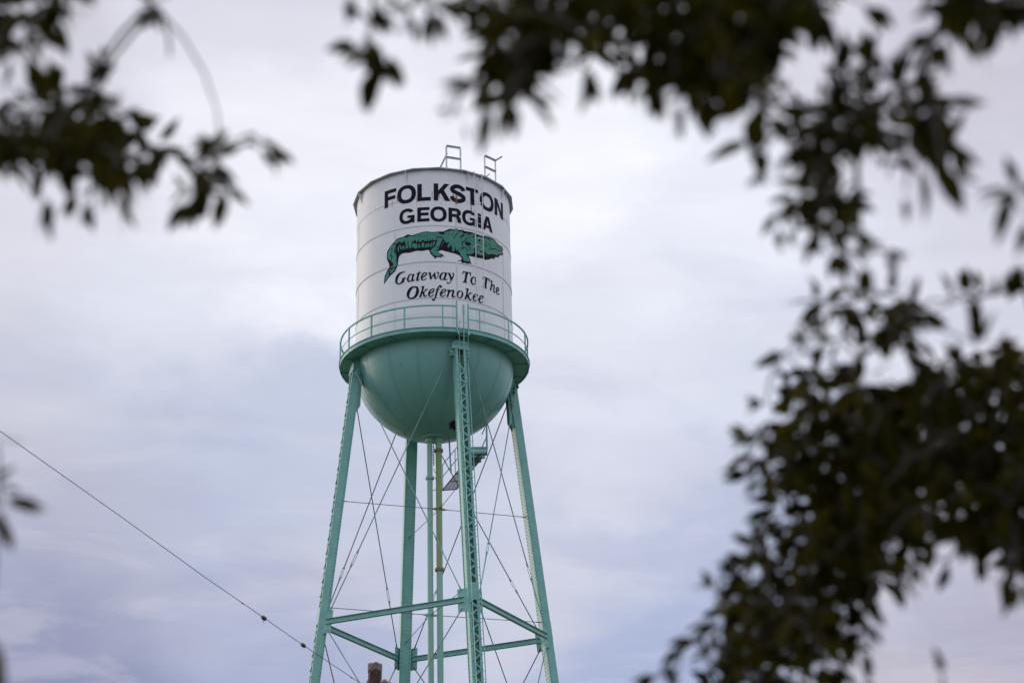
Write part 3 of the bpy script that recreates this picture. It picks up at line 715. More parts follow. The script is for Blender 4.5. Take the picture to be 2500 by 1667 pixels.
ital = [
 [['C', (500,340),(490,370),(440,372),(380,395),(320,440),(275,500),(245,570),(225,640),(220,700),(235,745),(265,760),(310,745),(355,700),(385,650),(400,600),(370,580),(375,570),(540,543),(535,565),(500,580),(470,640),(460,710),(400,745),(340,780),(260,800),(200,785),(160,745),(142,690),(145,610),(165,530),(205,455),(265,395),(340,355),(420,337)]],
 [['C', (690,415),(770,430),(800,420),(850,430),(820,470),(800,550),(785,620),(790,650),(810,640),(830,610),(850,618),(840,650),(800,685),(760,685),(720,680),(680,700),(630,715),(585,690),(558,640),(560,590),(590,520),(630,455)], ['C', (710,440),(665,490),(635,560),(628,630),(640,675),(670,675),(710,640),(730,580),(750,510),(755,460)]],
 [['C', (1015,325),(1040,330),(1025,382),(1090,390),(1085,405),(1015,408),(990,520),(965,620),(970,640),(990,635),(1015,600),(1025,605),(1005,650),(960,670),(905,672),(890,640),(895,590),(925,490),(945,415),(890,418),(888,400),(960,385)]],
 [['C', (1180,365),(1250,362),(1285,385),(1290,420),(1265,470),(1200,520),(1125,560),(1118,600),(1140,620),(1190,615),(1230,590),(1255,562),(1268,578),(1240,620),(1190,645),(1120,655),(1070,625),(1052,570),(1065,500),(1105,425),(1140,385)], ['C', (1225,390),(1180,410),(1145,460),(1130,515),(1180,485),(1225,440),(1240,405)]],
 [['C', (1320,370),(1420,360),(1430,440),(1435,520),(1450,515),(1500,440),(1560,352),(1575,360),(1590,450),(1600,570),(1620,570),(1655,510),(1680,440),(1685,405),(1650,400),(1630,375),(1650,345),(1690,345),(1715,385),(1705,450),(1675,530),(1630,595),(1565,615),(1550,590),(1520,490),(1505,485),(1450,590),(1410,632),(1392,628),(1380,560),(1360,440),(1345,395)]],
 [['C', (1850,358),(1940,370),(2005,378),(1995,430),(1960,530),(1945,600),(1965,620),(2000,595),(2022,600),(2005,635),(1960,645),(1900,640),(1880,625),(1810,640),(1755,620),(1725,580),(1718,530),(1740,460),(1780,400)], ['C', (1870,390),(1825,430),(1795,500),(1788,580),(1805,610),(1850,600),(1880,570),(1895,500),(1920,430),(1915,395)]],
 [['C', (2010,378),(2110,385),(2130,440),(2175,555),(2205,480),(2220,430),(2195,430),(2180,400),(2205,380),(2245,385),(2258,420),(2245,500),(2195,610),(2140,700),(2100,755),(2040,775),(2000,760),(1982,725),(2000,705),(2025,712),(2050,738),(2080,735),(2110,700),(2125,660),(2110,600),(2085,510),(2050,430),(2020,395)]],
 [['C', (880,860),(940,870),(985,930),(1000,1010),(990,1100),(950,1190),(880,1270),(790,1310),(700,1320),(620,1300),(570,1240),(552,1170),(560,1080),(600,990),(670,910),(760,865),(820,855)], ['C', (850,910),(800,910),(740,960),(690,1040),(655,1130),(642,1200),(655,1250),(700,1270),(760,1260),(820,1220),(860,1150),(885,1060),(900,980),(890,930)]],
 [['C', (1060,880),(1100,865),(1190,843),(1180,890),(1135,1060),(1150,1065),(1220,985),(1205,965),(1320,955),(1315,975),(1265,1000),(1195,1060),(1190,1110),(1205,1180),(1220,1210),(1240,1205),(1250,1175),(1280,1175),(1280,1205),(1250,1235),(1190,1245),(1150,1225),(1140,1160),(1125,1120),(1110,1130),(1075,1255),(995,1262),(1005,1235),(1050,1110),(1085,1000),(1110,910),(1070,895)]],
 [['C', (1470,945),(1530,942),(1560,965),(1555,1020),(1510,1080),(1440,1115),(1385,1140),(1378,1180),(1395,1210),(1440,1205),(1490,1160),(1520,1132),(1535,1145),(1500,1200),(1440,1240),(1380,1245),(1330,1215),(1315,1160),(1320,1100),(1355,1030),(1405,975)], ['C', (1515,970),(1470,985),(1420,1030),(1395,1095),(1450,1065),(1500,1015),(1520,985)]],
 [['C', (1595,965),(1640,955),(1660,900),(1690,850),(1740,820),(1790,825),(1820,865),(1815,900),(1780,922),(1755,915),(1745,880),(1725,880),(1705,920),(1700,960),(1755,960),(1750,975),(1690,985),(1670,1060),(1640,1170),(1600,1290),(1565,1370),(1515,1390),(1465,1370),(1448,1330),(1470,1305),(1500,1315),(1520,1335),(1545,1290),(1570,1190),(1600,1070),(1625,990),(1600,980)]],
 [['C', (1880,955),(1950,955),(1980,985),(1975,1030),(1920,1080),(1850,1120),(1805,1150),(1800,1185),(1830,1210),(1880,1195),(1945,1145),(1962,1155),(1920,1205),(1860,1240),(1800,1240),(1755,1210),(1735,1150),(1745,1090),(1785,1020),(1830,975)], ['C', (1935,975),(1890,985),(1840,1030),(1815,1095),(1870,1065),(1920,1020),(1935,990)]],
 [['C', (1990,990),(2110,975),(2105,1010),(2160,990),(2230,985),(2262,1010),(2262,1070),(2235,1170),(2230,1225),(2250,1235),(2275,1200),(2305,1200),(2300,1235),(2265,1262),(2220,1268),(2175,1250),(2155,1210),(2170,1130),(2195,1060),(2185,1030),(2140,1045),(2095,1090),(2070,1160),(2045,1245),(1975,1243),(1985,1210),(2020,1100),(2035,1030),(1995,1005)]],
 [['D', (670,315),(700,325),(960,378),(945,500),(922,495),(925,440),(900,400),(850,385),(825,480),(800,600),(790,690),(800,730),(835,742),(830,750),(640,715),(650,700),(690,690),(715,640),(735,520),(755,370),(720,360),(690,375),(665,430),(632,430),(650,380)]],
 [['D', (1040,515),(1100,530),(1140,580),(1160,660),(1143,740),(1110,790),(1050,818),(990,800),(945,740),(928,670),(935,600),(970,545)], ['D', (1055,548),(1020,580),(998,650),(1000,720),(1020,765),(1040,778),(1070,755),(1095,690),(1095,600),(1080,560)]],
 [['D', (1395,500),(1440,515),(1625,610),(1610,720),(1590,715),(1595,660),(1570,620),(1540,605),(1525,700),(1505,880),(1510,925),(1535,960),(1440,925),(1375,900),(1380,880),(1430,885),(1445,740),(1465,570),(1430,550),(1410,560),(1385,620),(1365,615),(1380,540)]],
 [['D', (1642,645),(1718,652),(1712,740),(1712,810),(1750,790),(1800,830),(1805,900),(1785,1030),(1800,1060),(1820,1040),(1832,1060),(1815,1100),(1780,1095),(1748,1050),(1750,950),(1762,870),(1745,840),(1715,860),(1695,920),(1685,1025),(1627,1000),(1630,970),(1665,830),(1670,690),(1645,665)]],
 [['D', (1905,885),(1950,920),(1968,980),(1955,1030),(1890,1065),(1885,1100),(1905,1130),(1935,1125),(1960,1095),(1978,1110),(1960,1150),(1925,1175),(1885,1155),(1855,1095),(1845,1020),(1850,940),(1870,900)], ['D', (1925,925),(1900,960),(1885,1030),(1930,990),(1935,950)]],
 [['D', (560,1010),(620,1020),(665,1070),(680,1140),(670,1210),(630,1270),(570,1298),(510,1285),(460,1235),(438,1170),(445,1090),(480,1030)], ['D', (570,1038),(530,1070),(500,1140),(498,1210),(515,1255),(550,1265),(590,1230),(615,1160),(620,1080),(600,1045)]],
 [['D', (760,940),(870,938),(865,990),(825,1160),(880,1125),(910,1095),(890,1075),(1000,1100),(990,1115),(940,1130),(875,1180),(890,1240),(920,1320),(940,1335),(960,1310),(980,1310),(970,1350),(930,1368),(880,1350),(845,1300),(825,1240),(800,1260),(785,1332),(715,1320),(725,1280),(770,1160),(795,1000),(765,960)]],
 [['D', (1120,1128),(1160,1135),(1200,1165),(1203,1210),(1170,1240),(1090,1270),(1060,1290),(1060,1330),(1085,1360),(1120,1355),(1160,1320),(1190,1325),(1180,1360),(1140,1400),(1080,1400),(1030,1360),(1005,1290),(1010,1220),(1050,1160)], ['D', (1130,1160),(1095,1190),(1075,1240),(1120,1225),(1155,1200),(1155,1170)]],
 [['D', (1320,1183),(1370,1195),(1405,1230),(1400,1275),(1340,1310),(1275,1340),(1270,1390),(1300,1430),(1340,1425),(1370,1390),(1392,1395),(1370,1440),(1320,1468),(1260,1450),(1220,1390),(1212,1330),(1225,1260),(1260,1210)], ['D', (1345,1215),(1310,1240),(1285,1290),(1330,1270),(1350,1240)]],
]
paint('italic_lettering', [[tr(r_) for r_ in sh] for sh in ital], M['black'], shell, .0055)
sil = tr(['F', (122,1097),(135,960),(180,860),(210,820),(218,790), 'A', (290,1540),(250,1440),(210,1360),(212,1150),(225,1090),(270,1010),(370,860),(450,770),(560,640),(680,590),(790,565),(880,515),(950,478),(1010,478),(1100,505),(1250,465),(1500,385),(1620,370),(1850,390),(2050,372),(2250,365),(2340,320),
 'B', (80,320),(180,275),(270,280),(320,290),(420,262),(520,310),(640,310),(740,355),(900,385),(1000,405),(1100,445),(1290,515),(1370,525),(1470,525),(1600,570),(1700,610),(1770,650),(1900,800),(1960,860),(2050,905),(2085,960),(2105,1050),(2090,1070),(2040,1055),(2050,1090),(2090,1130),(2110,1190),(2085,1225),(1990,1210),(1960,1260),(1930,1300),(1820,1285),(1775,1360),(1700,1330),(1580,1375),(1450,1390),(1420,1350),(1150,1310),(1000,1265),(860,1240),(870,1260),(920,1370),(930,1440),(975,1555),(900,1510),(800,1530),(740,1490),(620,1500),(605,1430),(470,1425),(500,1400),(600,1390),(615,1320),(560,1250),(430,1180),(200,1120),(0,1070),
 'A', (2200,1040),(2120,1050),(2060,1090),(2080,1130),(2180,1175),(2220,1200),(2265,1285),(2210,1260),(2150,1265),(2190,1310),(2080,1290),(1980,1290),(1960,1340),(1935,1345),(1900,1290),(1780,1180),(1740,1080),(1720,1035),(1620,1035),(1500,1070),(1290,1060),(1020,1135),(850,1140),(740,1170),(660,1250),(630,1340),(600,1550), 'F', (350,800),(310,880),(250,930),(190,1000)])
gat = paint('painted_alligator', [[sil]], M['black'], shell, .0045)
green = [
 ['A', (460,795),(580,665),(700,620),(860,575),(900,590),(920,610),(960,560),(1000,545),(1150,530),(1250,500),(1520,408),(1620,402),(1850,418),(2050,400),(2110,470),(2260,485),(2275,400),(2330,378), 'B', (200,350),(330,310),(420,290),(500,350),(540,370),(630,365),(680,410),(740,400),(900,480),(950,460),(1080,465),(1150,580),(1230,540),(1350,590),(1500,570),(1640,620),(1750,680),(1890,830),(1950,900),(2060,930),(2085,1040),(2030,1070),(2065,1170),(1960,1170),(1910,1230),(1700,1165),(1560,1200),(1440,1100),(1430,1150),(1390,1240),(1180,1190),(1150,1130),(1130,920),(1060,930),(1070,1120),(960,1180),(860,1190),(790,1160),(780,1200),(910,1390),(870,1465),(720,1420),(680,1390),(650,1290),(570,1200),(560,1120),(500,1110),(500,1030),(440,1060),(410,1000),(380,920),(360,1040),(320,1090),(270,1080),(280,1000),(270,940),(255,850),(220,870),(150,950),(105,920),(130,830),(200,750),(60,770),(10,735),
  'A', (2240,650),(2180,700),(2130,800),(2080,930),(2060,1010),(2040,1060),(2060,1130),(2155,1190),(2140,1250),(1940,1245),(1840,1170),(1780,1060),(1800,1010),(1870,960),(1950,850),(2000,740),(1995,690),(1860,680),(1845,600),(1825,690),(1780,690),(1765,610),(1745,710),(1690,710),(1665,590),(1650,715),(1560,715),(1535,650),(1500,710),(1470,660),(1430,750),(1370,740),(1330,640),(1290,770),(1215,650),(1150,740),(1125,730),(1112,640),(1100,800),(1075,960),(1030,975),(990,880),(985,700),(965,700),(950,830),(980,970),(910,985),(885,850),(865,700),(820,650),(860,770),(800,720),(750,790),(720,755),(600,740),(570,720),(620,780),(560,810)],
 ['A', (430,830),(545,845),(505,930),(470,1080),(475,1130),(540,1180),(560,1300),(555,1370), 'E', (1130,560),(1140,700),(1090,880),(1030,980),(860,990),(700,1040),(720,970),(880,900),(860,820),(900,700),(760,540),(700,500),(640,400),(570,430),(480,240),(480,180), 'A', (240,1190),(260,1100),(310,1010),(380,890)],
 ['E', (590,1150),(700,1085),(1030,1005),(950,1170),(820,1330),(690,1390),(640,1340)],
 ['F', (203,880),(213,940),(185,990),(140,1050),(148,980),(180,900)],
 ['A', (620,885),(645,960),(640,1090),(615,1095),(595,960)], ['A', (680,820),(740,950),(735,1035),(710,1020),(655,880)], ['A', (800,880),(830,890),(820,1000),(790,1020),(765,960),(765,900)],
 ['A', (850,870),(880,940),(870,1010),(845,990)], ['A', (1160,770),(1230,820),(1290,790),(1305,950),(1255,995),(1170,935),(1115,950),(1120,850)], ['A', (1380,800),(1415,930),(1370,965),(1340,940),(1340,830)],
 ['A', (1480,770),(1550,760),(1545,920),(1480,950),(1440,870)], ['A', (1610,810),(1650,830),(1630,930),(1590,950),(1560,930)], ['A', (1690,770),(1745,840),(1720,920),(1665,945),(1665,830)],
 ['A', (1820,740),(1845,800),(1800,930),(1750,935),(1780,830)], ['A', (1870,740),(1940,735),(1920,800),(1860,915),(1840,910),(1870,820)],
 ['A', (2205,730),(2240,725),(2250,785),(2220,780)], ['A', (2170,825),(2190,805),(2205,830),(2185,845)], ['A', (2140,880),(2170,862),(2190,885),(2160,900)], ['B', (1470,1180),(1500,1200),(1510,1250),(1480,1230)]]
PXM = 1/(14.656*62.)     # frame-A pixels to metres
paint('green_scales', [[tr(g_)] for g_ in green], M['gator'], gat, .0065)
def S(fr, pts, w0, w1=None, wm=None):
    k = PXM*1.08
    return [stroke(tr([fr]+pts), w0*k, None if w1 is None else w1*k, None if wm is None else wm*k)]
det = [S('B', [(550,345),(450,460),(370,530),(335,620)], 14, 30), S('B', [(740,410),(650,510),(600,630)], 40, 14), S('B', [(550,560),(620,540),(700,510)], 34, 30), S('B', [(820,570),(765,680),(650,755),(630,830),(690,930),(780,960)], 22, 20, 40),
 [tr(['B', (730,740),(800,735),(900,760),(960,830),(900,880),(780,870),(740,810)])], S('B', [(750,940),(770,1000),(820,1080)], 22, 12), S('B', [(830,900),(835,990),(830,1080)], 14, 12), S('B', [(880,890),(905,960),(910,1060)], 24, 10), S('B', [(490,1060),(550,970),(680,955)], 20, 20), S('B', [(620,1050),(675,960),(700,1040)], 24, 14),
 S('B', [(1225,735),(1250,700),(1285,640)], 66, 24), S('B', [(1150,880),(1260,905),(1350,860)], 14, 14, 26), S('B', [(1410,840),(1480,870),(1530,895)], 22, 36), S('B', [(1420,765),(1520,765),(1600,850),(1680,980),(1740,1000),(1830,980),(1900,1050),(2060,1085)], 10, 26, 40),
 S('B', [(1380,610),(1500,610),(1640,700)], 24, 28), S('B', [(1540,590),(1620,600),(1740,680)], 60, 20), S('B', [(1810,850),(1950,965),(2090,1060)], 20, 24), S('B', [(1925,870),(1965,960)], 10), S('B', [(1990,900),(2020,990)], 10), S('B', [(1600,740),(1660,800),(1715,890)], 6, 6, 14),
 S('B', [(1585,990),(1650,1030)], 32, 36), S('B', [(1290,1040),(1310,1110),(1370,1170)], 26, 60), S('B', [(1880,1135)], 26), S('B', [(1815,1115)], 16), S('B', [(115,445),(155,465)], 26), S('B', [(270,480),(315,455)], 34, 26), S('B', [(640,370),(740,420),(860,410)], 50, 30), S('B', [(780,480),(870,500),(910,420)], 16, 26),
 S('B', [(970,555),(1050,545),(1040,625)], 20, 16, 34), S('B', [(885,605)], 40), S('B', [(920,700)], 36), S('B', [(950,520)], 24), S('B', [(1100,660),(1085,720)], 26), S('B', [(1400,1060),(1440,1130),(1540,1230)], 20, 60), S('B', [(300,370),(350,320)], 20),
 S('A', [(2000,720),(2015,580),(2130,565),(2230,650),(2300,760)], 22, 24, 34), S('A', [(1960,850),(1870,960)], 18), S('A', [(1970,935),(2090,945)], 14, 26), S('A', [(1950,1020),(2040,1040)], 16, 36), S('A', [(2020,880),(2060,895)], 16), S('A', [(1340,545),(1400,520)], 18), S('A', [(1425,550),(1465,560)], 16),
 S('A', [(1530,515),(1600,528),(1710,508)], 12), S('A', [(1950,478)], 34), S('A', [(1820,495)], 18), S('A', [(1870,520)], 14), S('A', [(2000,490)], 14), S('A', [(1160,525),(1200,565)], 20), S('A', [(415,965),(390,1000),(370,1055)], 20, 24, 44), S('A', [(375,1125)], 46), S('A', [(340,1205),(395,1270),(380,1350),(370,1430)], 60, 22, 26), S('A', [(400,1275),(435,1262)], 16),
 S('A', [(400,865),(440,890)], 14), S('A', [(450,800),(570,810)], 26), S('E', [(690,1060),(860,1020),(1040,985)], 34), S('E', [(690,1170),(695,1270)], 34), S('E', [(785,1110)], 56), S('E', [(950,920)], 36)]
det += [S('A', [(525+(i % 2)*28, 1200+i*26)], 20) for i in range(14)]
paint('black_markings', det, M['black'], gat, .0085)
# rust stains run down the shell beside the ladder
rust = []
for (x, y0, y1, w_) in ((1553, 760, 930, 20), (1385, 690, 800, 26), (1345, 680, 720, 22), (1600, 940, 1040, 12), (1590, 740, 800, 12), (705, 700, 770, 24), (1105, 640, 720, 10), (1180, 690, 710, 30)):
    a0 = cyl_uv(820+x/4.704, 330+y0/4.704); a1 = cyl_uv(820+(x+4)/4.704, 330+y1/4.704); k = w_/4.704/62
    rust.append([stroke([a0, ((a0[0]+a1[0])/2+random.uniform(-.01, .01), (a0[1]+a1[1])/2), a1], k*.7, k*.15, k)])
paint('rust_stain', rust, M['rust'], shell, .0105)
# ------------------------------------------------------------------ wooden pole
Z5 = lambda a_, b_: (740+a_*500/2352, 1334+b_*500/2352)
PD = 34.
ptop = at_y(*Z5(824, 1345), -DIST+PD*cos(.42))
pole = thing('wooden_pole', 'short stretch of weathered reddish wooden pole top with a pale frayed cap', 'utility pole', (ptop.x, ptop.y, 0))
s = MB(); H_ = ptop.z
nn_ = 20; zz = [0, 2, 5, 7.5, H_-1.2, H_-.55, H_-.36, H_-.25, H_-.10]
vs = []; fs = []
for i, z in enumerate(zz):
    for j in range(nn_):
        th = 2*pi*j/nn_; r = .187-.008*z+.007*sin(5*th+z*2)+.005*sin(11*th)+(.02*max(0, cos(th-3.3))**2 if z > H_-1.3 and z < H_-.5 else 0)
        if z in (H_-.36, H_-.55) and cos(th) < -.2: r += .045*(-cos(th))
        r += .006*sin(17*th+z*5)*(z > H_-1)
        vs.append((ptop.x+r*cos(th)+(.005 if z < H_-.4 else 0), ptop.y+r*sin(th), z))
for i in range(len(zz)-1):
    for j in range(nn_): fs.append((i*nn_+j, i*nn_+(j+1) % nn_, (i+1)*nn_+(j+1) % nn_, (i+1)*nn_+j))
fs.append(tuple(range((len(zz)-1)*nn_, len(zz)*nn_))); s.add(vs, fs)
s.build('pole_shaft', M['wood'], pole)
s = MB(); vs = []; fs = []; ring = []
for i, (z, r) in enumerate(((H_-.12, .108), (H_-.115, .122), (H_-.02, .124), (H_, .112), (H_+.008, .05))):
    for j in range(nn_):
        th = 2*pi*j/nn_; q = r*(1+.03*sin(3*th+1)+.03*sin(7*th)); vs.append((ptop.x+q*cos(th), ptop.y+q*sin(th), z+.012*sin(4*th+.5)-.02*(i < 2)*abs(sin(2.5*th))))
for i in range(4):
    for j in range(nn_): fs.append((i*nn_+j, i*nn_+(j+1) % nn_, (i+1)*nn_+(j+1) % nn_, (i+1)*nn_+j))
fs.append(tuple(range(4*nn_, 5*nn_))); s.add(vs, fs); s.build('pole_cap', M['woodtop'], pole)
s = MB(); b0 = Vector((ptop.x+.10, ptop.y-.05, H_-.34)); pts = [b0, b0+Vector((.06, -.02, .03)), b0+Vector((.13, -.03, .0)), b0+Vector((.20, -.04, -.09)), b0+Vector((.26, -.05, -.20)), b0+Vector((.28, -.05, -.35))]
Q = []
for i in range(len(pts)-1):
    for j in range(6): Q.append(pts[i].lerp(pts[i+1], j/6))
s.tube(Q, [.032+.009*sin(i*1.05) for i in range(len(Q))], 10)
s.build('insulator_string', M['cord'], pole, smooth=True)
s = MB(); s.tube([Vector((ptop.x, ptop.y-.13, H_-.2)), Vector((ptop.x, ptop.y-.08, H_-.2))], .012, 8); s.tube([Vector((ptop.x-.03, ptop.y-.135, H_-.38)), Vector((ptop.x-.03, ptop.y-.08, H_-.38))], .018, 8)
s.build('bolt', M['hatch'], pole)
# ------------------------------------------------------------------ guy wire
def wpt(px_, py_, d): return cam_loc+ray(px_, py_)*d
wire = thing('guy_wire', 'dark steel guy wire slanting down past the left leg, strung with two knobbly insulators', 'wire', wpt(644, 1508, 30))
s = MB(); key = [(-1900, -300, 24.0), (-700, 555, 26.0), (0, 1052, 27.6), (300, 1264, 28.6), (500, 1408, 29.4), (644, 1507, 30.2), (740, 1574, 31.0), (880.5, 1667, 32.4), (912, 1689, 33.6)]
kp = [wpt(*q) for q in key]
Qs = []
for i in range(len(kp)-1):
    for j in range(8): Qs.append(kp[i].lerp(kp[i+1], j/8))
Qs.append(kp[-1]); s.tube(Qs, .0052, 6)
s.build('cable', M['wire'], wire)
for (x, y, d) in ((644.6, 1508, 30.2), (740.5, 1574.5, 31.0)):
    c_ = wpt(x, y, d); dr = (wpt(740, 1574, 31)-wpt(644, 1507, 30.2)).normalized(); s = MB()
    s.tube([c_-dr*.055, c_-dr*.04, c_-dr*.012, c_, c_+dr*.012, c_+dr*.04, c_+dr*.055], [.012, .032, .034, .024, .034, .030, .012], 10); s.build('strain_insulator', M['insul'], wire, smooth=True)
s = MB(); c_ = wpt(637, 1503, 30.1); s.tube([c_, wpt(645, 1521, 30.1)], .004, 6); c2 = wpt(592, 1472, 29.8); s.tube([c2-dr*.02, c2+dr*.02], .010, 6)
c2 = wpt(858, 1653, 32.1); s.tube([c2-dr*.02, c2+dr*.02], .010, 6); s.build('wire_clip', M['wire'], wire)
# ------------------------------------------------------------------ near oak foliage (out of focus)
K_ = 2500/2352.
def leaf(mb, base, d, nrm, L_, W_, curl):
    d = d.normalized(); sd = d.cross(nrm).normalized(); up_ = sd.cross(d)
    T_ = [0, .14, .34, .56, .78, 1.]; Wp = [.05, .62, 1., .92, .52, .01]
    vs = []
    for t_, w_ in zip(T_, Wp):
        c_ = base+d*L_*t_-up_*(curl*L_*t_*t_)
        vs += [c_-sd*W_*w_/2+up_*W_*w_*.10, c_, c_+sd*W_*w_/2+up_*W_*w_*.10]
    fs = []
    for i in range(5):
        for j in range(2): fs.append((i*3+j, i*3+j+1, i*3+j+4, i*3+j+3))
    mb.add(vs, fs)
def rnd_dir():
    while True:
        v = Vector((random.uniform(-1, 1), random.uniform(-1, 1), random.uniform(-1, 1)))
        if .1 < v.length < 1: return v.normalized()
def fan(mb, P_, n_, Lm, main=None, spread=1., droop=.45):
    for i in range(n_):
        v = rnd_dir()
        if main is not None: v = (main*1.25+v*spread)
        v = v+Vector((0, 0, -droop)); v.normalize()
        L_ = Lm*random.uniform(.75, 1.2); nm = (rnd_dir()+Vector((0, 0, .9))).normalized()
        leaf(mb, P_+v*.006+rnd_dir()*.006, v, nm, L_, L_*random.uniform(.33, .43), random.uniform(0, .3))
def inpoly(x, y, poly):
    c_ = False; j = len(poly)-1
    for i in range(len(poly)):
        xi, yi = poly[i]; xj, yj = poly[j]
        if (yi > y) != (yj > y) and x < (xj-xi)*(y-yi)/(yj-yi)+xi: c_ = not c_
        j = i
    return c_
def throw(poly, sp, holes=()):
    xs = [p[0] for p in poly]; ys = [p[1] for p in poly]; pts = []
    A_ = (max(xs)-min(xs))*(max(ys)-min(ys)); tries = int(A_/sp/sp*14)
    for _ in range(tries):
        x = random.uniform(min(xs), max(xs)); y = random.uniform(min(ys), max(ys))
        if not inpoly(x, y, poly): continue
        if any((x-hx)**2+(y-hy)**2 < hr*hr for hx, hy, hr in holes): continue
        if any((x-a_)**2+(y-b_)**2 < sp*sp for a_, b_ in pts): continue
        pts.append((x, y))
    return pts
def imgdir(deg, depth=0.):
    a_ = radians(deg); return (RT*cos(a_)+UP*sin(a_)+FW*depth).normalized()
def P(dx, dy, d): return cam_loc+ray(dx*K_, dy*K_)*d       # from display coordinates
trees = []
def tree(name, label, cat, base, trunk_pts, trunk_r, limbs, zones, fans, leafL, roots, crowns):
    t_ = thing(name, label, cat, base); bv = Vector(base)
    s = MB(); s.tube(trunk_pts, trunk_r, 16); o = s.build('trunk', M['bark'], t_, smooth=True)
    for pts, rr_ in limbs:
        s = MB(); s.tube(pts, rr_, 8); s.build('branch', M['bark'], t_, smooth=True)
    allnodes = list(roots)
    def twig(mb, p_, r0=.0032):
        q_ = min(allnodes, key=lambda k_: (k_-p_).length_squared)
        mb.tube([q_, q_.lerp(p_, .5)+Vector((0, 0, .012)), p_], [r0, r0*.8, r0*.55], 5, mi=1, cap=False); allnodes.append(p_)
    for z in zones:
        mb = MB(); cent = []
        for zz_ in z:
            poly, sp, nl, d0, d1, holes = zz_[:6]; ll = zz_[6] if len(zz_) > 6 else leafL
            for (x, y) in throw(poly, sp, holes): cent.append((P(x, y, random.uniform(d0, d1)), nl, ll))
        for p_, nl, ll in cent: fan(mb, p_, random.choice((nl-1, nl, nl+1)), ll)
        todo = [c_[0] for c_ in cent]
        while todo:                                     # grow the twig net outward from the limb
            todo.sort(key=lambda p_: min((p_-q_).length_squared for q_ in allnodes)); k_ = max(1, len(todo)//8)
            for p_ in todo[:k_]: twig(mb, p_)
            todo = todo[k_:]
        mb.build('leaf_cluster', [M['leaf'], M['twig']], t_)
    # hand placed sprays: (x, y, depth, n, main angle, spread, length, young)
    for (x, y, d, n_, ang, spd, Lm, young) in fans:
        mb = MB(); p_ = P(x, y, d); fan(mb, p_, n_, Lm, None if ang is None else imgdir(ang, random.uniform(-.3, .3)), spd, .15); twig(mb, p_, .0028)
        o = mb.build('leaf_spray', [M['leafyoung' if young else 'leaf'], M['twig']], t_)
        if young: o['label'] = 'yellow green young leaves'
    # the rest of the crown, outside the picture, made of bigger leaf tufts
    cr = MB()
    for (cx, cy, cz, rx, ry, rz, cnt) in crowns:
        k = 0
        while k < cnt:
            v = rnd_dir()*random.uniform(.35, 1.); p_ = Vector((cx+v.x*rx, cy+v.y*ry, cz+v.z*rz)); d = p_-cam_loc; zc = d.dot(FW)
            k += 1
            if p_.z < 2.6: continue
            if zc > 0:
                X = abs(d.dot(RT))/zc; Y = abs(d.dot(UP))/zc
                if X < .276+.35/max(zc, .3) and Y < .184+.35/max(zc, .3): continue
            for _ in range(3): leaf(cr, p_+rnd_dir()*.12, rnd_dir()+Vector((0, 0, -.3)), rnd_dir(), random.uniform(.10, .16), random.uniform(.05, .07), .2)
    cr.build('crown', M['leaf'], t_)
    trees.append(t_); return t_
c0 = cam_loc
# --- left oak
LH = [(150,640,0)]
z_left = [
 [([(-60,-60),(165,-60),(160,20),(140,60),(90,80),(60,110),(-60,110)], 40, 6, 2.5, 3.1, [(60,90,22),(140,20,14)]),],
 [([(-60,250),(50,270),(90,250),(120,225),(150,205),(215,215),(235,215),(270,255),(310,275),(350,305),(375,335),(350,375),(310,370),(285,400),(230,400),(180,385),(110,400),(60,375),(-60,370)], 33, 8, 2.5, 3.1, [(85,320,20),(262,240,16),(320,330,15)]),
  ([(90,290),(230,290),(270,350),(210,370),(120,350)], 30, 7, 2.7, 3.2, [])],
 [([(425,390),(470,370),(500,360),(515,400),(520,425),(470,440),(430,440)], 30, 6, 2.6, 2.9, [(475,400,10)])]]
f_left = [(345,15,2.7,9,None,1.,.032,0),(355,28,2.8,8,None,1.,.030,0),(235,195,2.8,8,90,1.,.036,0),(100,455,2.6,4,265,.35,.052,0),(270,430,2.6,3,285,.4,.05,0),(205,455,2.7,3,255,.5,.045,0),(185,445,2.7,2,250,.4,.035,0),
 (395,360,2.7,3,330,.5,.045,0),(515,430,2.7,3,270,.3,.05,0),(430,450,2.7,3,250,.5,.045,0),(490,350,2.7,5,100,.9,.03,0),(550,320,2.8,4,0,.8,.022,0),(600,330,2.8,4,-20,.7,.034,0),(620,335,2.8,3,-40,.5,.04,0),(470,325,2.8,3,190,.8,.02,0),
 (70,130,2.7,3,285,.4,.055,0),(15,130,2.7,2,260,.3,.045,0),(0,1150,2.5,2,352,.15,.055,0),(-12,1165,2.5,2,300,.5,.045,0),(-5,1120,2.5,3,30,.6,.03,0),(-2,1180,2.5,3,280,.5,.04,0),(-8,1015,2.5,2,0,.5,.03,0),(-26,1450,2.2,3,275,.3,.06,0),(-20,1510,2.2,4,275,.3,.06,0),(-16,1560,2.2,5,280,.4,.06,0),
 (130,50,2.8,4,300,.6,.04,1),(150,20,2.8,4,320,.8,.035,1),(80,235,2.8,3,160,.8,.03,0),(230,160,2.8,4,80,.7,.03,0),(60,165,2.8,3,290,.5,.035,0)]
TL = Vector((-4.2, -DIST+1.2, 0))
hub = P(-260, 120, 2.9)
